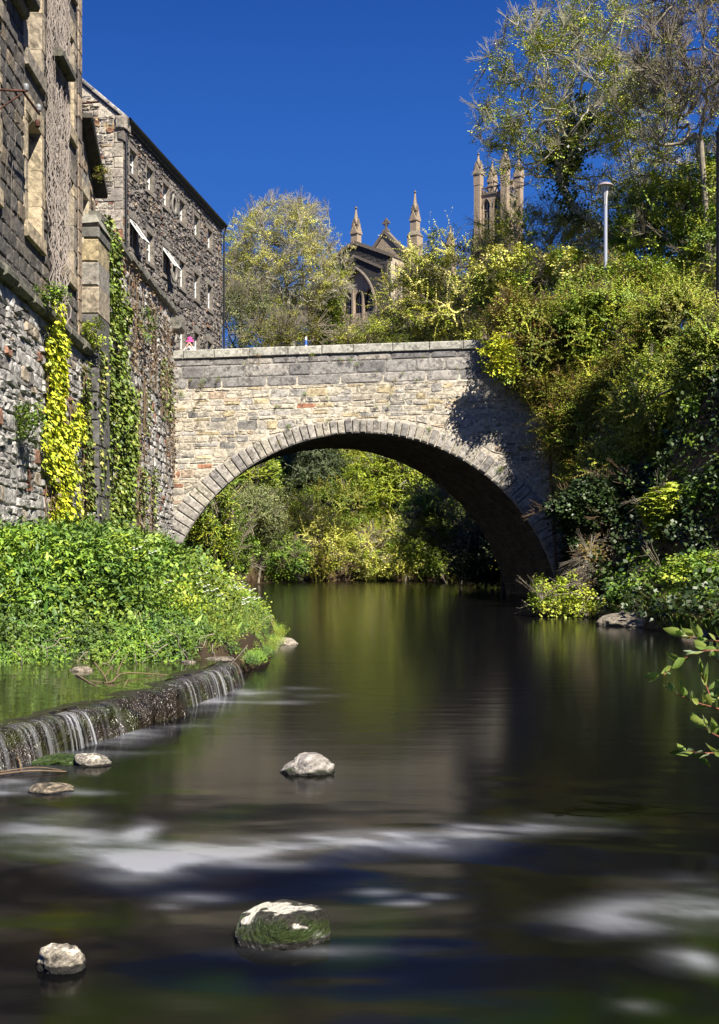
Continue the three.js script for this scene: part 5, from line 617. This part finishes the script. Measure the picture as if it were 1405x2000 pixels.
// --- beyond the arch
for (const o of [
  { u: 590, v: 940, d: 99, ru: 85, rv: 75, g: 'needle', s: 1.9, n: 2600, pal: G.yew, label: 'dark drooping evergreen on the far bank', name: 'yew_tree', bark: M.barkDark }, { u: 690, v: 920, d: 103, ru: 60, rv: 80, g: 'fine', s: 1.5, n: 1500, pal: G.olive, label: 'olive tree with dark forked trunk on the far bank', name: 'far_bank_tree', bark: M.barkDark }, { u: 790, v: 940, d: 97, ru: 100, rv: 85, g: 'lime', s: 1.5, n: 2300, pal: G.lime, label: 'bright lime green tree on the far bank', name: 'far_bank_tree', bark: M.barkPale },
  { u: 620, v: 1060, d: 87, ru: 58, rv: 66, g: 'lime', s: 1.15, n: 1500, pal: G.pale, label: 'creamy yellow bush at the far waterline', name: 'far_bank_shrub', bark: M.bark }, { u: 745, v: 1075, d: 88, ru: 75, rv: 55, g: 'lime', s: 1.2, n: 1500, pal: [...G.lime, ...G.pale], label: 'yellow lime bush leaning over the far water', name: 'far_bank_shrub', bark: M.barkPale }, { u: 550, v: 1090, d: 84, ru: 50, rv: 42, g: 'lime', s: 1.2, n: 1100, pal: G.fresh, label: 'low fresh green bush at the far waterline', name: 'far_bank_shrub', bark: M.bark },
  { u: 505, v: 1010, d: 74, ru: 50, rv: 60, g: 'fine', s: 1.2, n: 1300, tw: 60, pal: G.grey, label: 'grey green bush on the left bank beyond the arch', name: 'far_bank_shrub', bark: M.bark }, { u: 440, v: 1050, d: 63, ru: 55, rv: 70, g: 'broad', s: 0.95, n: 1100, pal: G.mid, label: 'mid green leafy bush just beyond the left springing', name: 'far_bank_shrub', bark: M.bark }, { u: 412, v: 1000, d: 59, ru: 42, rv: 85, g: 'lime', s: 1, n: 1500, pal: [...G.mid, ...G.lime], label: 'tall leafy bush hiding the mill foot beyond the arch', name: 'far_bank_shrub', bark: M.bark }, { u: 480, v: 930, d: 84, ru: 60, rv: 55, g: 'lime', s: 1.3, n: 1300, pal: [...G.mid, ...G.lime], label: 'green tree above the grey bush beyond the arch', name: 'far_bank_tree', bark: M.bark },
  { u: 900, v: 1000, d: 70, ru: 105, rv: 80, g: 'lime', s: 1.1, n: 2200, pal: G.mid, label: 'spreading tree overhanging the right side beyond the arch', name: 'overhanging_tree', bark: M.barkPale, tw: 700 }, { u: 850, v: 1060, d: 80, ru: 70, rv: 60, g: 'lime', s: 1.2, n: 1300, pal: [...G.lime, ...G.mid], label: 'green shrub dipping to the water right of the far bushes', name: 'far_bank_shrub', bark: M.bark }, { u: 960, v: 1085, d: 64, ru: 80, rv: 55, g: 'ivy', s: 1.3, n: 1500, pal: G.dark, label: 'dark ivy shrub in shade by the right springing', name: 'far_bank_shrub', bark: M.barkDark },
  { u: 640, v: 880, d: 112, ru: 90, rv: 60, g: 'fine', s: 1.7, n: 1300, pal: G.olive, label: 'olive hillside tree seen high through the arch', name: 'far_bank_tree', bark: M.bark }, { u: 850, v: 890, d: 112, ru: 110, rv: 70, g: 'fine', s: 1.7, n: 1400, pal: G.mid, label: 'green hillside tree seen high through the arch', name: 'far_bank_tree', bark: M.bark }, { u: 660, v: 1010, d: 96, ru: 80, rv: 60, g: 'fine', s: 1.4, n: 1400, pal: [...G.mid, ...G.olive], label: 'mid green undergrowth behind the creamy bush', name: 'far_bank_shrub', bark: M.bark }, { u: 860, v: 1020, d: 92, ru: 80, rv: 60, g: 'fine', s: 1.4, n: 1200, pal: G.mid, label: 'green undergrowth behind the overhanging tree', name: 'far_bank_shrub', bark: M.barkDark }, { u: 1010, v: 960, d: 85, ru: 90, rv: 110, g: 'fine', s: 1.4, n: 1400, pal: G.mid, label: 'tall bushes behind the right springing', name: 'far_bank_shrub', bark: M.bark }, { u: 430, v: 950, d: 95, ru: 60, rv: 90, g: 'fine', s: 1.4, n: 1000, pal: G.mid, label: 'tall bushes behind the left springing', name: 'far_bank_shrub', bark: M.bark },
]) { const b = base(o.u, o.d); b.y = Math.max(b.y, 0.1); const c = at(o.u, o.v, o.d); if (b.y > c.y - 0.5) b.y = Math.min(b.y, c.y - 0.5);
  plantTree({ name: o.name, label: o.label, category: o.name.endsWith('tree') ? 'tree' : 'shrub', seed: 300 + o.u, trunk: [b, b.clone().lerp(c, 0.5).add(V3(0.2, 0, 0)), c], bole: 0.15, crown: [E(o.u, o.v, o.d, o.ru, o.rv, 3)], limbs: 150, tip: 0.014, maxR: 0.16, bark: o.bark, twigs: Math.round((o.tw || 150) * 0.35), leaves: [{ n: o.n, g: o.g, s: o.s, pal: o.pal, fill: true, shell: 0.5, gap: 0.4, gapF: 0.7 }, { n: o.n / 16, g: 'bough', s: o.s * 0.75, pal: o.pal, fill: true, shell: 0.2, out: true, lift: 0.15, name: 'boughs' }] }); }
// --- shrubs on the right bank in front of the bridge
for (const o of [
  { name: 'cotoneaster_shrub', label: 'brown green twiggy shrub hanging over the end of the parapet', e: [E(1062, 690, 44.1, 75, 90, 0.6), E(1020, 622, 44.3, 55, 38, 0.7), E(1095, 800, 43.9, 42, 80, 0.6)], gap: 0.47, n: 2300, g: 'small', s: 1.25, pal: [...G.russet, ...G.olive, ...G.lime], tw: 500, bark: M.barkBrown }, { name: 'cotoneaster_shrub', label: 'lime leaved shrub at the top of the right bank', e: [E(1190, 650, 43.4, 95, 75, 1.2)], n: 2300, g: 'lime', s: 0.85, pal: [...G.lime, ...G.lime, ...G.mid], tw: 200, bark: M.barkBrown }, { name: 'cotoneaster_shrub', label: 'yellow green shrub below the timber pole', e: [E(1330, 660, 38.5, 100, 85, 1.5)], n: 2600, g: 'lime', s: 0.75, pal: [...G.lime, ...G.olive], tw: 350, bark: M.barkBrown },
  { name: 'cotoneaster_shrub', label: 'arching shrub with reddish shoots overhanging the bridge face', e: [E(1170, 830, 42.8, 85, 95, 0.9), E(1245, 770, 41.5, 90, 70, 1.2)], n: 3200, g: 'small', s: 1.2, pal: [...G.lime, ...G.lime, ...G.russet, ...G.olive], tw: 400, bark: M.barkBrown }, { name: 'cotoneaster_shrub', label: 'broad olive shrub with tangled grey stems on the right bank', e: [E(1320, 790, 37, 105, 95, 1.5), E(1390, 730, 33, 50, 110, 1.2), E(1250, 870, 40, 80, 45, 1.0)], n: 3600, g: 'small', s: 1.15, pal: [...G.olive, ...G.mid, ...G.lime, ...G.lime], tw: 600, bark: M.bark }, { name: 'ivy_shrub', label: 'glossy dark ivy mass shaded under the overhanging shrubs', e: [E(1250, 1010, 35, 150, 90, 1.5), E(1155, 1060, 43, 45, 85, 0.8), E(1370, 960, 33, 70, 80, 1.4)], n: 5200, g: 'ivy', s: 0.85, pal: G.dark, m: GLOSSY, tw: 300, bark: M.barkBrown },
  { name: 'bramble_shrub', label: 'yellow green bramble beside the bridge face in half shade', e: [E(1140, 930, 43.4, 42, 80, 0.6), E(1220, 930, 38, 80, 45, 1.0)], n: 1900, g: 'small', s: 1.2, pal: [...G.lime, ...G.olive], tw: 500, bark: M.barkBrown }, { name: 'maple_seedling', label: 'vivid lime maple seedling glowing against the dark ivy', e: [E(1300, 985, 30, 50, 38, 0.5), E(1310, 1030, 30, 38, 24, 0.4)], n: 300, g: 'star', s: 0.95, pal: G.lime, tw: 20, bark: M.bark }, { name: 'green_bush', label: 'round bright green bush behind the rock slab', e: [E(1237, 1168, 27, 33, 26, 0.35)], n: 320, g: 'broad', s: 0.62, pal: G.fresh, tw: 10, bark: M.bark },
  { name: 'green_bush', label: 'lush green weeds above the dry grass on the right shore', e: [E(1365, 1125, 25, 60, 40, 0.8), E(1300, 1140, 26, 35, 30, 0.5)], n: 900, g: 'broad', s: 0.65, pal: [...G.fresh, ...G.lime], tw: 30, bark: M.bark }, { name: 'bramble_shrub', label: 'tangle of bare brown twigs above the water by the abutment', e: [E(1165, 1115, 33, 45, 55, 0.8)], n: 90, g: 'small', s: 1, pal: G.russet, tw: 420, bark: M.bark, down: true }, { name: 'willow_branch', label: 'low branch with lime leaves dipping into the dark water', e: [E(1095, 1165, 30, 55, 32, 0.7), E(1150, 1185, 29, 40, 18, 0.5)], n: 330, g: 'lime', s: 0.62, pal: G.lime, tw: 25, bark: M.bark, from: [1180, 1170] },
]) { const e = o.e[0], b = o.from ? at(...o.from, -e.c.z) : V3(e.c.x + 0.6, 0, e.c.z - 0.5); if (!o.from) b.y = Math.min(groundY(b.x, -b.z), e.c.y - 0.3); const n = o.label.length * 7 + o.n;
  plantTree({ name: o.name, label: o.label, category: 'shrub', seed: n, trunk: [b, b.clone().lerp(e.c, 0.4), b.clone().lerp(e.c, 0.75)], bole: 0, crown: o.e, limbs: Math.round(60 + o.n / 16), tip: 0.008, maxR: 0.06, step: 0.4, bark: o.bark, twigs: Math.round(o.tw * 0.3), twigS: 0.62, upTwig: o.down ? -1.2 : 0, leaves: [{ n: o.n * 1.25, g: o.g, s: o.s, pal: o.pal, fill: !o.from, shell: 0.5, gap: o.gap || 0.36, gapF: 1.1, m: o.m, spread: 0.3 }, ...(o.n > 1000 && o.g !== 'ivy' ? [{ n: o.n / 11, g: 'shoot', s: 1.05, pal: o.pal, fill: true, shell: 0.2, out: true, name: 'shoots' }] : [])] }); }
plantTree({ name: 'ivy_clump', label: 'bright yellow ivy wrapping the right end of the parapet', category: 'ivy', seed: 401, trunk: [at(990, 770, 44.6), at(985, 725, 44.0), at(972, 695, 43.6)], bole: 0, crown: [E(970, 692, 43.5, 27, 36, 0.3), E(990, 722, 43.5, 24, 26, 0.3)], limbs: 30, tip: 0.007, maxR: 0.03, bark: M.barkBrown, leaves: [{ n: 420, g: 'ivy', s: 0.7, pal: G.yellow, fill: true }] });
{ // creeping cover on the right slope
  const r = rng(420), A = [], B = []; for (let i = 0; i < 2200; i++) { const d = 19 + r() * 27, x = piece(rightEdge, d) + 0.25 + r() * 8, y = groundY(x, d); if (y < 0.12) continue; const s = 0.7 + r() * 0.7, m = new THREE.Matrix4().compose(V3(x, y + 0.05 + r() * 0.25, -d), new THREE.Quaternion().setFromEuler(new THREE.Euler((r() - .5), r() * 6.28, (r() - .5) - 0.7)), V3(s, s, s)); r() < 0.8 ? A.push([m, tint(G.dark, r)]) : B.push([m, tint(G.mid, r)]); }
  stuff(instanced('ivy_ground_cover', sprig.ivy, GLOSSY, A), 'dark ivy creeping over the right slope', 'ivy'); stuff(instanced('leafy_ground_cover', sprig.lime, LEAF, B), 'scattered green leaves among the ivy on the right slope', 'ground cover');
  const C = [], D = []; for (let i = 0; i < 2000; i++) { const d = 20.3 + r() * 7, x = piece(rightEdge, d) + 0.15 + r() * 1.9, y = groundY(x, d); if (y < 0.06) continue; const s = 0.55 + r() * 0.6; (r() < 0.72 ? C : D).push([new THREE.Matrix4().compose(V3(x, y - 0.02, -d), new THREE.Quaternion().setFromAxisAngle(up, r() * 6.28), V3(s, s, s)), r() < 0.72 ? tint(G.fresh, r) : tint([[0.42, 0.34, 0.18], [0.34, 0.27, 0.14]], r)]); }
  stuff(instanced('shore_grass', sprig.grass, LEAF, [...C, ...D]), 'green and straw coloured grass on the right shore', 'grass');
  const W = [], Q = new THREE.Quaternion(); for (let i = 0; i < 1300; i++) { const d = 47.5 + r() * 60, l = r() < 0.5, x = l ? -7 - r() * 8 : (d > 88 ? -10 + r() * 24 : 8 + r() * 8), y = groundY(x, d); if (y < 0.2) continue; const s = 1 + r() * 0.8; W.push([new THREE.Matrix4().compose(V3(x, y + 0.1 + r() * 0.4, -d), Q.setFromEuler(new THREE.Euler(r() - .5, r() * 6.28, r() - .5)).clone(), V3(s, s, s)), tint(r() < 0.5 ? G.mid : G.olive, r)]); }
  stuff(instanced('undergrowth', sprig.fine, LEAF, W), 'leafy undergrowth covering the slopes beyond the bridge', 'undergrowth');
  const S = []; for (let i = 0; i < 4500; i++) { const d = 92 + Math.pow(r(), 0.8) * 70, x = -28 + r() * 62, y = groundY(x, d); const s = 1.6 + r() * 1.4; S.push([new THREE.Matrix4().compose(V3(x, y + 0.2 + r() * 1.1, -d), Q.setFromEuler(new THREE.Euler(r() - .5, r() * 6.28, r() - .5)).clone(), V3(s, s, s)), tint(r() < 0.6 ? G.mid : r() < 0.6 ? G.olive : G.lime, r)]); }
  stuff(instanced('hill_scrub', sprig.fine, LEAF, S), 'green scrub covering the far hillside', 'scrub');
}
// --- ivy and dry vine on the left walls
function wallIvy(name, label, boxes, n, pal, seed, m = LEAF, scale = 1, depth = 0.18) { // boxes: [s0, s1, y0, y1, density weight, z]
  const r = rng(seed), I = thing(name, label, 'ivy'); frameGroup(I, wallOrigin(), wallDir); const it = [], st = tubes(), tot = boxes.reduce((a, b) => a + (b[1] - b[0]) * (b[3] - b[2]) * b[4], 0);
  for (const b of boxes) { const k = Math.round(n * (b[1] - b[0]) * (b[3] - b[2]) * b[4] / tot), q = new THREE.Quaternion(); for (let i = 0; i < k; i++) { let s = lerp(b[0], b[1], r()), y = lerp(b[2], b[3], r()); const e = (fbm(y * 1.1, 3.3 + seed, 1, 3) - 0.5) * (b[1] - b[0]) * 0.7; s += e * (r() < 0.8 ? 1 : 0.2); if (fbm(s * 1.6, y * 1.1, seed, 3) < 0.40) continue; const z = (b[5] || 0) + 0.05 + r() * depth * (0.4 + fbm(s * 2, y * 2, 5, 2)), sc = scale * (0.6 + r() * 0.8); q.setFromEuler(new THREE.Euler((r() - .5) * 1.2, -Math.PI / 2 + (r() - .5) * 1.8, -0.75 + (r() - .5) * 0.9, 'YZX')); it.push([new THREE.Matrix4().compose(V3(s, y, z), q.clone(), V3(sc, sc, sc)), tint(pal, r)]); }
    for (let i = 0; i < (b[1] - b[0]) * (name === 'dry_creeper' ? 1.6 : 3.5); i++) { let s = lerp(b[0], b[1], r()); const P = []; for (let y = b[2]; y < b[3]; y += 0.35) { s += (r() - .5) * 0.14; P.push(V3(s, y, (b[5] || 0) + 0.06 + r() * 0.05)); } if (P.length > 1) st.add(P, 0.014, 4); } }
  const LG = sprig.leaf, P0 = LG.attributes.position, pos = [], cc = [], ix = [], v = V3(); it.forEach(([mx, c]) => { const b = pos.length / 3, w = 0.7 + r() * 0.6; for (let q = 0; q < P0.count; q++) { v.fromBufferAttribute(P0, q).applyMatrix4(mx); pos.push(v.x, v.y, v.z); cc.push(c[0] * w, c[1] * w, c[2] * w); } for (const q of LG.index.array) ix.push(b + q); }); stuff(mesh('leaves', geo(pos, ix, null, cc), m, I)); mesh('stems', st.build(), M.barkBrown, I);
}
wallIvy('yellow_ivy', 'vivid yellow ivy column climbing the rubble wall', [[23.9, 26.9, 1.6, 4.6, 1], [24.0, 25.7, 4.3, 6.0, 1], [24.4, 25.1, 5.7, 6.6, .8], [26.2, 27.6, 4.0, 4.9, .5], [24.1, 24.5, 4.6, 5.9, .4]], 5200, G.yellow, 501, LEAF, 1.05);
wallIvy('green_ivy', 'tall green ivy column hanging beside the stone pier', [[29.7, 34.4, 1.6, 5.8, 1], [29.7, 33.2, 5.4, 8.2, 1], [29.7, 32.4, 8, 9.75, 1], [33, 35.2, 3.4, 6.2, .5]], 13500, [...G.ivy, [0.17, 0.24, 0.02], [0.13, 0.21, 0.02]], 502, GLOSSY, 1.15, 0.3);
wallIvy('green_ivy', 'thin speckled ivy between the yellow ivy and pier', [[27.6, 28.4, 1.6, 5.9, .8], [28.5, 29.4, 1.6, 6.4, 1, 0.12]], 2600, [...G.ivy, [0.30, 0.27, 0.07]], 503, GLOSSY, 1.05);
wallIvy('green_ivy', 'low ivy strands near the foot of the boundary wall', [[36.4, 37.4, 1.6, 4.2, .8], [38.6, 39.8, 1.6, 4.4, .7], [36.8, 38, 5.2, 7.0, .35], [41, 44, 6.2, 8.2, .35]], 1300, G.ivy, 504, GLOSSY, 1.1);
wallIvy('dry_creeper', 'brown withered creeper trailing over the boundary wall', [[33.5, 45, 6.8, 9.9, .5], [34.2, 38.2, 2.2, 6.6, .3], [42.5, 45, 4.5, 7, .5], [24.0, 24.6, 1.5, 3, .6]], 2600, [[0.13, 0.085, 0.05], [0.16, 0.11, 0.06], [0.09, 0.07, 0.04]], 505, LEAF, 0.9);
for (const [s, y, w, h, sd, label, pal, ls = 0.5] of [[21.9, 3.9, 0.35, 0.7, 511, 'small green fern tuft growing on the rubble wall', G.mid], [23.6, 6.5, 0.5, 0.35, 512, 'green weed tuft on the ledge under the dark building', G.mid], [36.3, 8.4, 1.2, 1.0, 513, 'green shrub sprouting from the top of the boundary wall', G.fresh], [28.1, 6.6, 0.5, 0.7, 514, 'leafy weed at the foot of the stone pier', G.lime], [29.3, 10.6, 0.3, 0.3, 515, 'olive weed on the sloping eave', G.olive, 0.25]]) { const c = V3(WX(s) + 0.2, y, -s); plantTree({ name: 'wall_plant', label, category: 'plant', seed: sd, trunk: [c.clone().add(V3(-0.2, -h * 0.3, 0)), c], bole: 0, crown: [{ c, r: V3(0.22, h / 2, w / 2) }], limbs: 14, tip: 0.005, maxR: 0.015, step: 0.2, wiggle: 0.03, bark: M.barkBrown, leaves: [{ n: 80, g: 'lime', s: ls, pal, fill: true }] }); }
{ // tufts in the joints of the bridge
  const r = rng(530); for (const [u, v, s] of [[503, 690, 1], [612, 690, 1], [669, 700, .9], [685, 704, .9], [697, 708, .7], [396, 745, 1.3], [372, 740, .8], [425, 739, 1], [354, 765, 1.2], [393, 771, .8], [477, 710, .7], [507, 710, .6], [541, 795, .9], [595, 770, .9], [612, 775, .7], [638, 775, .8], [770, 742, 1], [764, 768, .7], [386, 820, .9], [383, 795, 1], [545, 863, .9], [566, 832, 1], [837, 838, .9], [640, 823, .7], [868, 854, .7], [975, 917, 1.2], [788, 727, .6], [736, 727, .5], [827, 697, .6], [893, 718, .7], [388, 960, .7], [814, 742, .6], [736, 793, .7], [760, 793, .6], [414, 850, .7]]) { const p = at(u, v, 44.9), t = tag(new THREE.Group(), 'small green weed rooted in a joint of the bridge face', 'weed', 'weeds in the bridge joints'); t.name = numbered('joint_weed'); t.position.copy(p); scene.add(t); const it = []; for (let i = 0; i < 3; i++) it.push([new THREE.Matrix4().compose(V3((r() - .5) * .12 * s, (r() - .6) * .16 * s, r() * 0.04), new THREE.Quaternion().setFromEuler(new THREE.Euler(r(), r() * 6, r())), V3(0.3 * s, 0.3 * s, 0.3 * s)), tint(r() < 0.7 ? G.mid : G.russet, r)]); instanced('leaves', sprig.small, LEAF, it, t); }
}
{ // the leafless vine on the tall building
  const r = rng(540), I = thing('dry_vine', 'mat of dead grey vine stems on the tall dark building', 'vine'); frameGroup(I, wallOrigin(-0.08), wallDir); const t = tubes();
  for (let i = 0; i < 190; i++) { let s = 24.55 + r() * 1.75, y = 5.9 + r() * 7.5; const P = [], n = 12 + Math.floor(r() * 22); let sl = (r() - .5) * 0.1; for (let k = 0; k < n; k++) { P.push(V3(s, y, 0.04 + r() * 0.14)); sl = clamp(sl + (r() - .5) * 0.05, -0.08, 0.08); s += sl; y += 0.12 + r() * 0.1; if (s < 24.5 || s > 26.25 + (y < 7.5 ? 0.6 : 0)) s = clamp(s, 24.5, 26.3); if (y > 15.5) break; } if (P.length > 2) t.add(P, P.map((_, k) => lerp(0.011, 0.003, k / P.length) * (0.7 + r() * 0.6)), 3); }
  mesh('stems', t.build(), mat([0.29, 0.25, 0.225]), I);
}
// --- the leafy left bank
{
  const r = rng(600), sets = { groundA: [], groundB: [], groundC: [], dock: [], grass: [] }; let n = 0, guard = 0;
  while (n < 3900 && guard++ < 90000) { const d = 12.6 + Math.pow(r(), 1.5) * 32, x = -8 + r() * 7.4; if (x < WX(d) + 0.05) continue; const e = edgeDist(bankPoly, x, d); if (e < (x > -1.9 ? -0.02 : -0.12)) continue; const y = Math.max(0.16, leftBankY(x, d)); const far = d > 24, k = fbm(x * 0.8, d * 0.8, 40, 3), g = x > -2.6 && k < 0.55 ? 'groundC' : k < 0.44 ? 'groundB' : r() < 0.1 ? 'dock' : r() < 0.2 ? 'grass' : 'groundA', edge = sstep(1.3, 0.1, e), h = 0.86 * lerp(1.1, 0.62, edge) * lerp(1, 0.76, sstep(-3, -1.4, x)) * (0.65 + r() * 0.6) * (far ? 1.2 : 1);
    const small = x > -1.9 && e < 0.35 ? 0.55 : 1; const lean = edge * 0.5, q = new THREE.Quaternion().setFromEuler(new THREE.Euler((r() - .3) * 0.3 + lean, r() * 6.28, (r() - .5) * 0.3, 'XYZ')); const pal = g === 'groundC' ? (x > -2.4 ? [...G.fresh, ...G.lime] : G.fresh) : g === 'grass' ? (r() < 0.35 ? [[0.36, 0.29, 0.15], [0.28, 0.22, 0.11]] : G.mid) : [...G.fresh, [0.05, 0.11, 0.016]]; const patch = 0.62 + 0.75 * sstep(0.3, 0.7, fbm(x * 1.7 + 9, d * 1.7, 60, 3)), tn = tint(pal, r); sets[g].push([new THREE.Matrix4().compose(V3(x, y - 0.04, -d), q, V3(h * small, h * small * (0.8 + 0.5 * r()), h * small)), tn.map((c) => c * patch)]); n++; }
  for (const [g, name, label] of [['groundA', 'ground_elder', 'lush three leaved ground plants covering the left bank'], ['groundB', 'nettle_patch', 'patch of pointed leaf nettles on the left bank'], ['groundC', 'balsam_patch', 'pale green leafy plants on the right shoulder of the left bank'], ['dock', 'dock_leaves', 'scattered long dock leaves among the bank plants'], ['grass', 'bank_grass', 'green grass blades among the bank plants']]) stuff(instanced(name, sprig[g], LEAF, sets[g]), label, 'plants');
  // white flower heads on thin stems
  const spots = []; for (let i = 0; i < 48; i++) spots.push([385 + r() * 135, 0, 15.5 + r() * 9]); for (const q of [[75, 13.9], [270, 15], [330, 14.8], [20, 15.5], [180, 17], [285, 16.5], [300, 15.6], [140, 20], [60, 20]]) spots.push([q[0], 0, q[1]]);
  for (const [u, , d] of spots) { const x = (u - CX) / F * d; if (edgeDist(bankPoly, x, d) < 0.25) continue; const y = leftBankY(x, d), h = (0.42 + r() * 0.22) * (x > -2.6 ? 0.85 : 1), f = tag(new THREE.Group(), 'small white flower head on a thin stem above the left bank', 'flower', 'white flowers on the left bank'); f.name = numbered('white_flower'); f.position.set(x, y, -d); scene.add(f); const st = mesh('stem', sprig.stem, M.stem ??= mat([0.12, 0.2, 0.04]), f); st.scale.set(1, h, 1); const hd = mesh('flower_head', sprig.flower, M.petal ??= mat([0.8, 0.8, 0.76], { side: THREE.DoubleSide }), f); hd.position.y = h; hd.scale.setScalar(1.2 + r() * 0.7); }
  // bare roots and dry stems under the bank edge
  const t = tubes(); for (let i = 0; i < 26; i++) { const k = r(), x = -4.9 + k * 3.7, d = 13.2 + r() * 0.6 + (x > -1.5 ? r() * 5 : 0), P = []; let p = V3(x, 0.32 + r() * 0.28, -d + 0.15); const sx = (r() - .5) * 0.35; for (let q = 0; q < 5; q++) { P.push(p.clone()); p = p.clone().add(V3(sx * 0.4 + (r() - .5) * 0.12, -0.09 * r(), 0.05 * r())); } t.add(P, [0.006, 0.006, 0.005, 0.004, 0.003], 3); }
  stuff(mesh('bank_roots', t.build(), M.bark), 'dry stems and roots hanging under the bank edge', 'roots');
}
{ // near leafy shoot at the right edge
  const r = rng(700), D = 6, o = thing('leafy_shoot', 'sunlit lime leafy shoot reaching over the water on the right', 'branch', at(1480, 1400, D)), lg = clump((add) => add(leafShape(0.075, 0.038, 0.3, 0.6), MX(V3(0, 0, 0), 0, 0))), mats = [[0.22, 0.30, 0.03], [0.15, 0.24, 0.02], [0.28, 0.34, 0.05]].map((c) => { const m = leafMat(0.7, 0.5); m.color = col(c); return m; }), t = tubes(), O = o.position;
  const leafAt = (p, dir) => { const m = mesh('leaf', lg, mats[Math.floor(r() * 3)], o); m.position.copy(p); m.quaternion.setFromUnitVectors(V3(1, 0, 0), dir.clone().normalize()).multiply(new THREE.Quaternion().setFromAxisAngle(V3(1, 0, 0), (r() - .5) * 1.6)); m.scale.setScalar(0.7 + r() * 0.7); };
  for (const [list, dd] of [[[[1500, 1420], [1405, 1385], [1360, 1372], [1315, 1352]], 0], [[[1500, 1330], [1430, 1345], [1395, 1365], [1380, 1340], [1370, 1315]], 0.1], [[[1510, 1300], [1440, 1280], [1390, 1270], [1340, 1285], [1295, 1320]], -0.2], [[[1510, 1290], [1430, 1255], [1370, 1250], [1335, 1240]], -0.35], [[[1500, 1460], [1420, 1445], [1380, 1425], [1366, 1412]], 0.15], [[[1510, 1480], [1430, 1470], [1380, 1471], [1340, 1468]], 0.2], [[[1500, 1350], [1440, 1310], [1400, 1290], [1378, 1268]], 0]]) { const P = list.map(([u, v]) => at(u, v, D + dd + (r() - .5) * 0.2).sub(O)), c = new THREE.CatmullRomCurve3(P); t.add(c.getPoints(12), range(0.006, 0.002, 12), 5); for (let i = 0; i < 13; i++) { const s = 0.25 + 0.75 * i / 12 , p = c.getPoint(s), d = c.getTangent(s).add(V3((r() - .5) * 1.8, (r() - .2) * 1.4, (r() - .5) * 1.8)); leafAt(p, d); } leafAt(c.getPoint(1), c.getTangent(1)); }
  mesh('twig', t.build(), M.barkRed, o);
}
renderer.render(scene, camera);
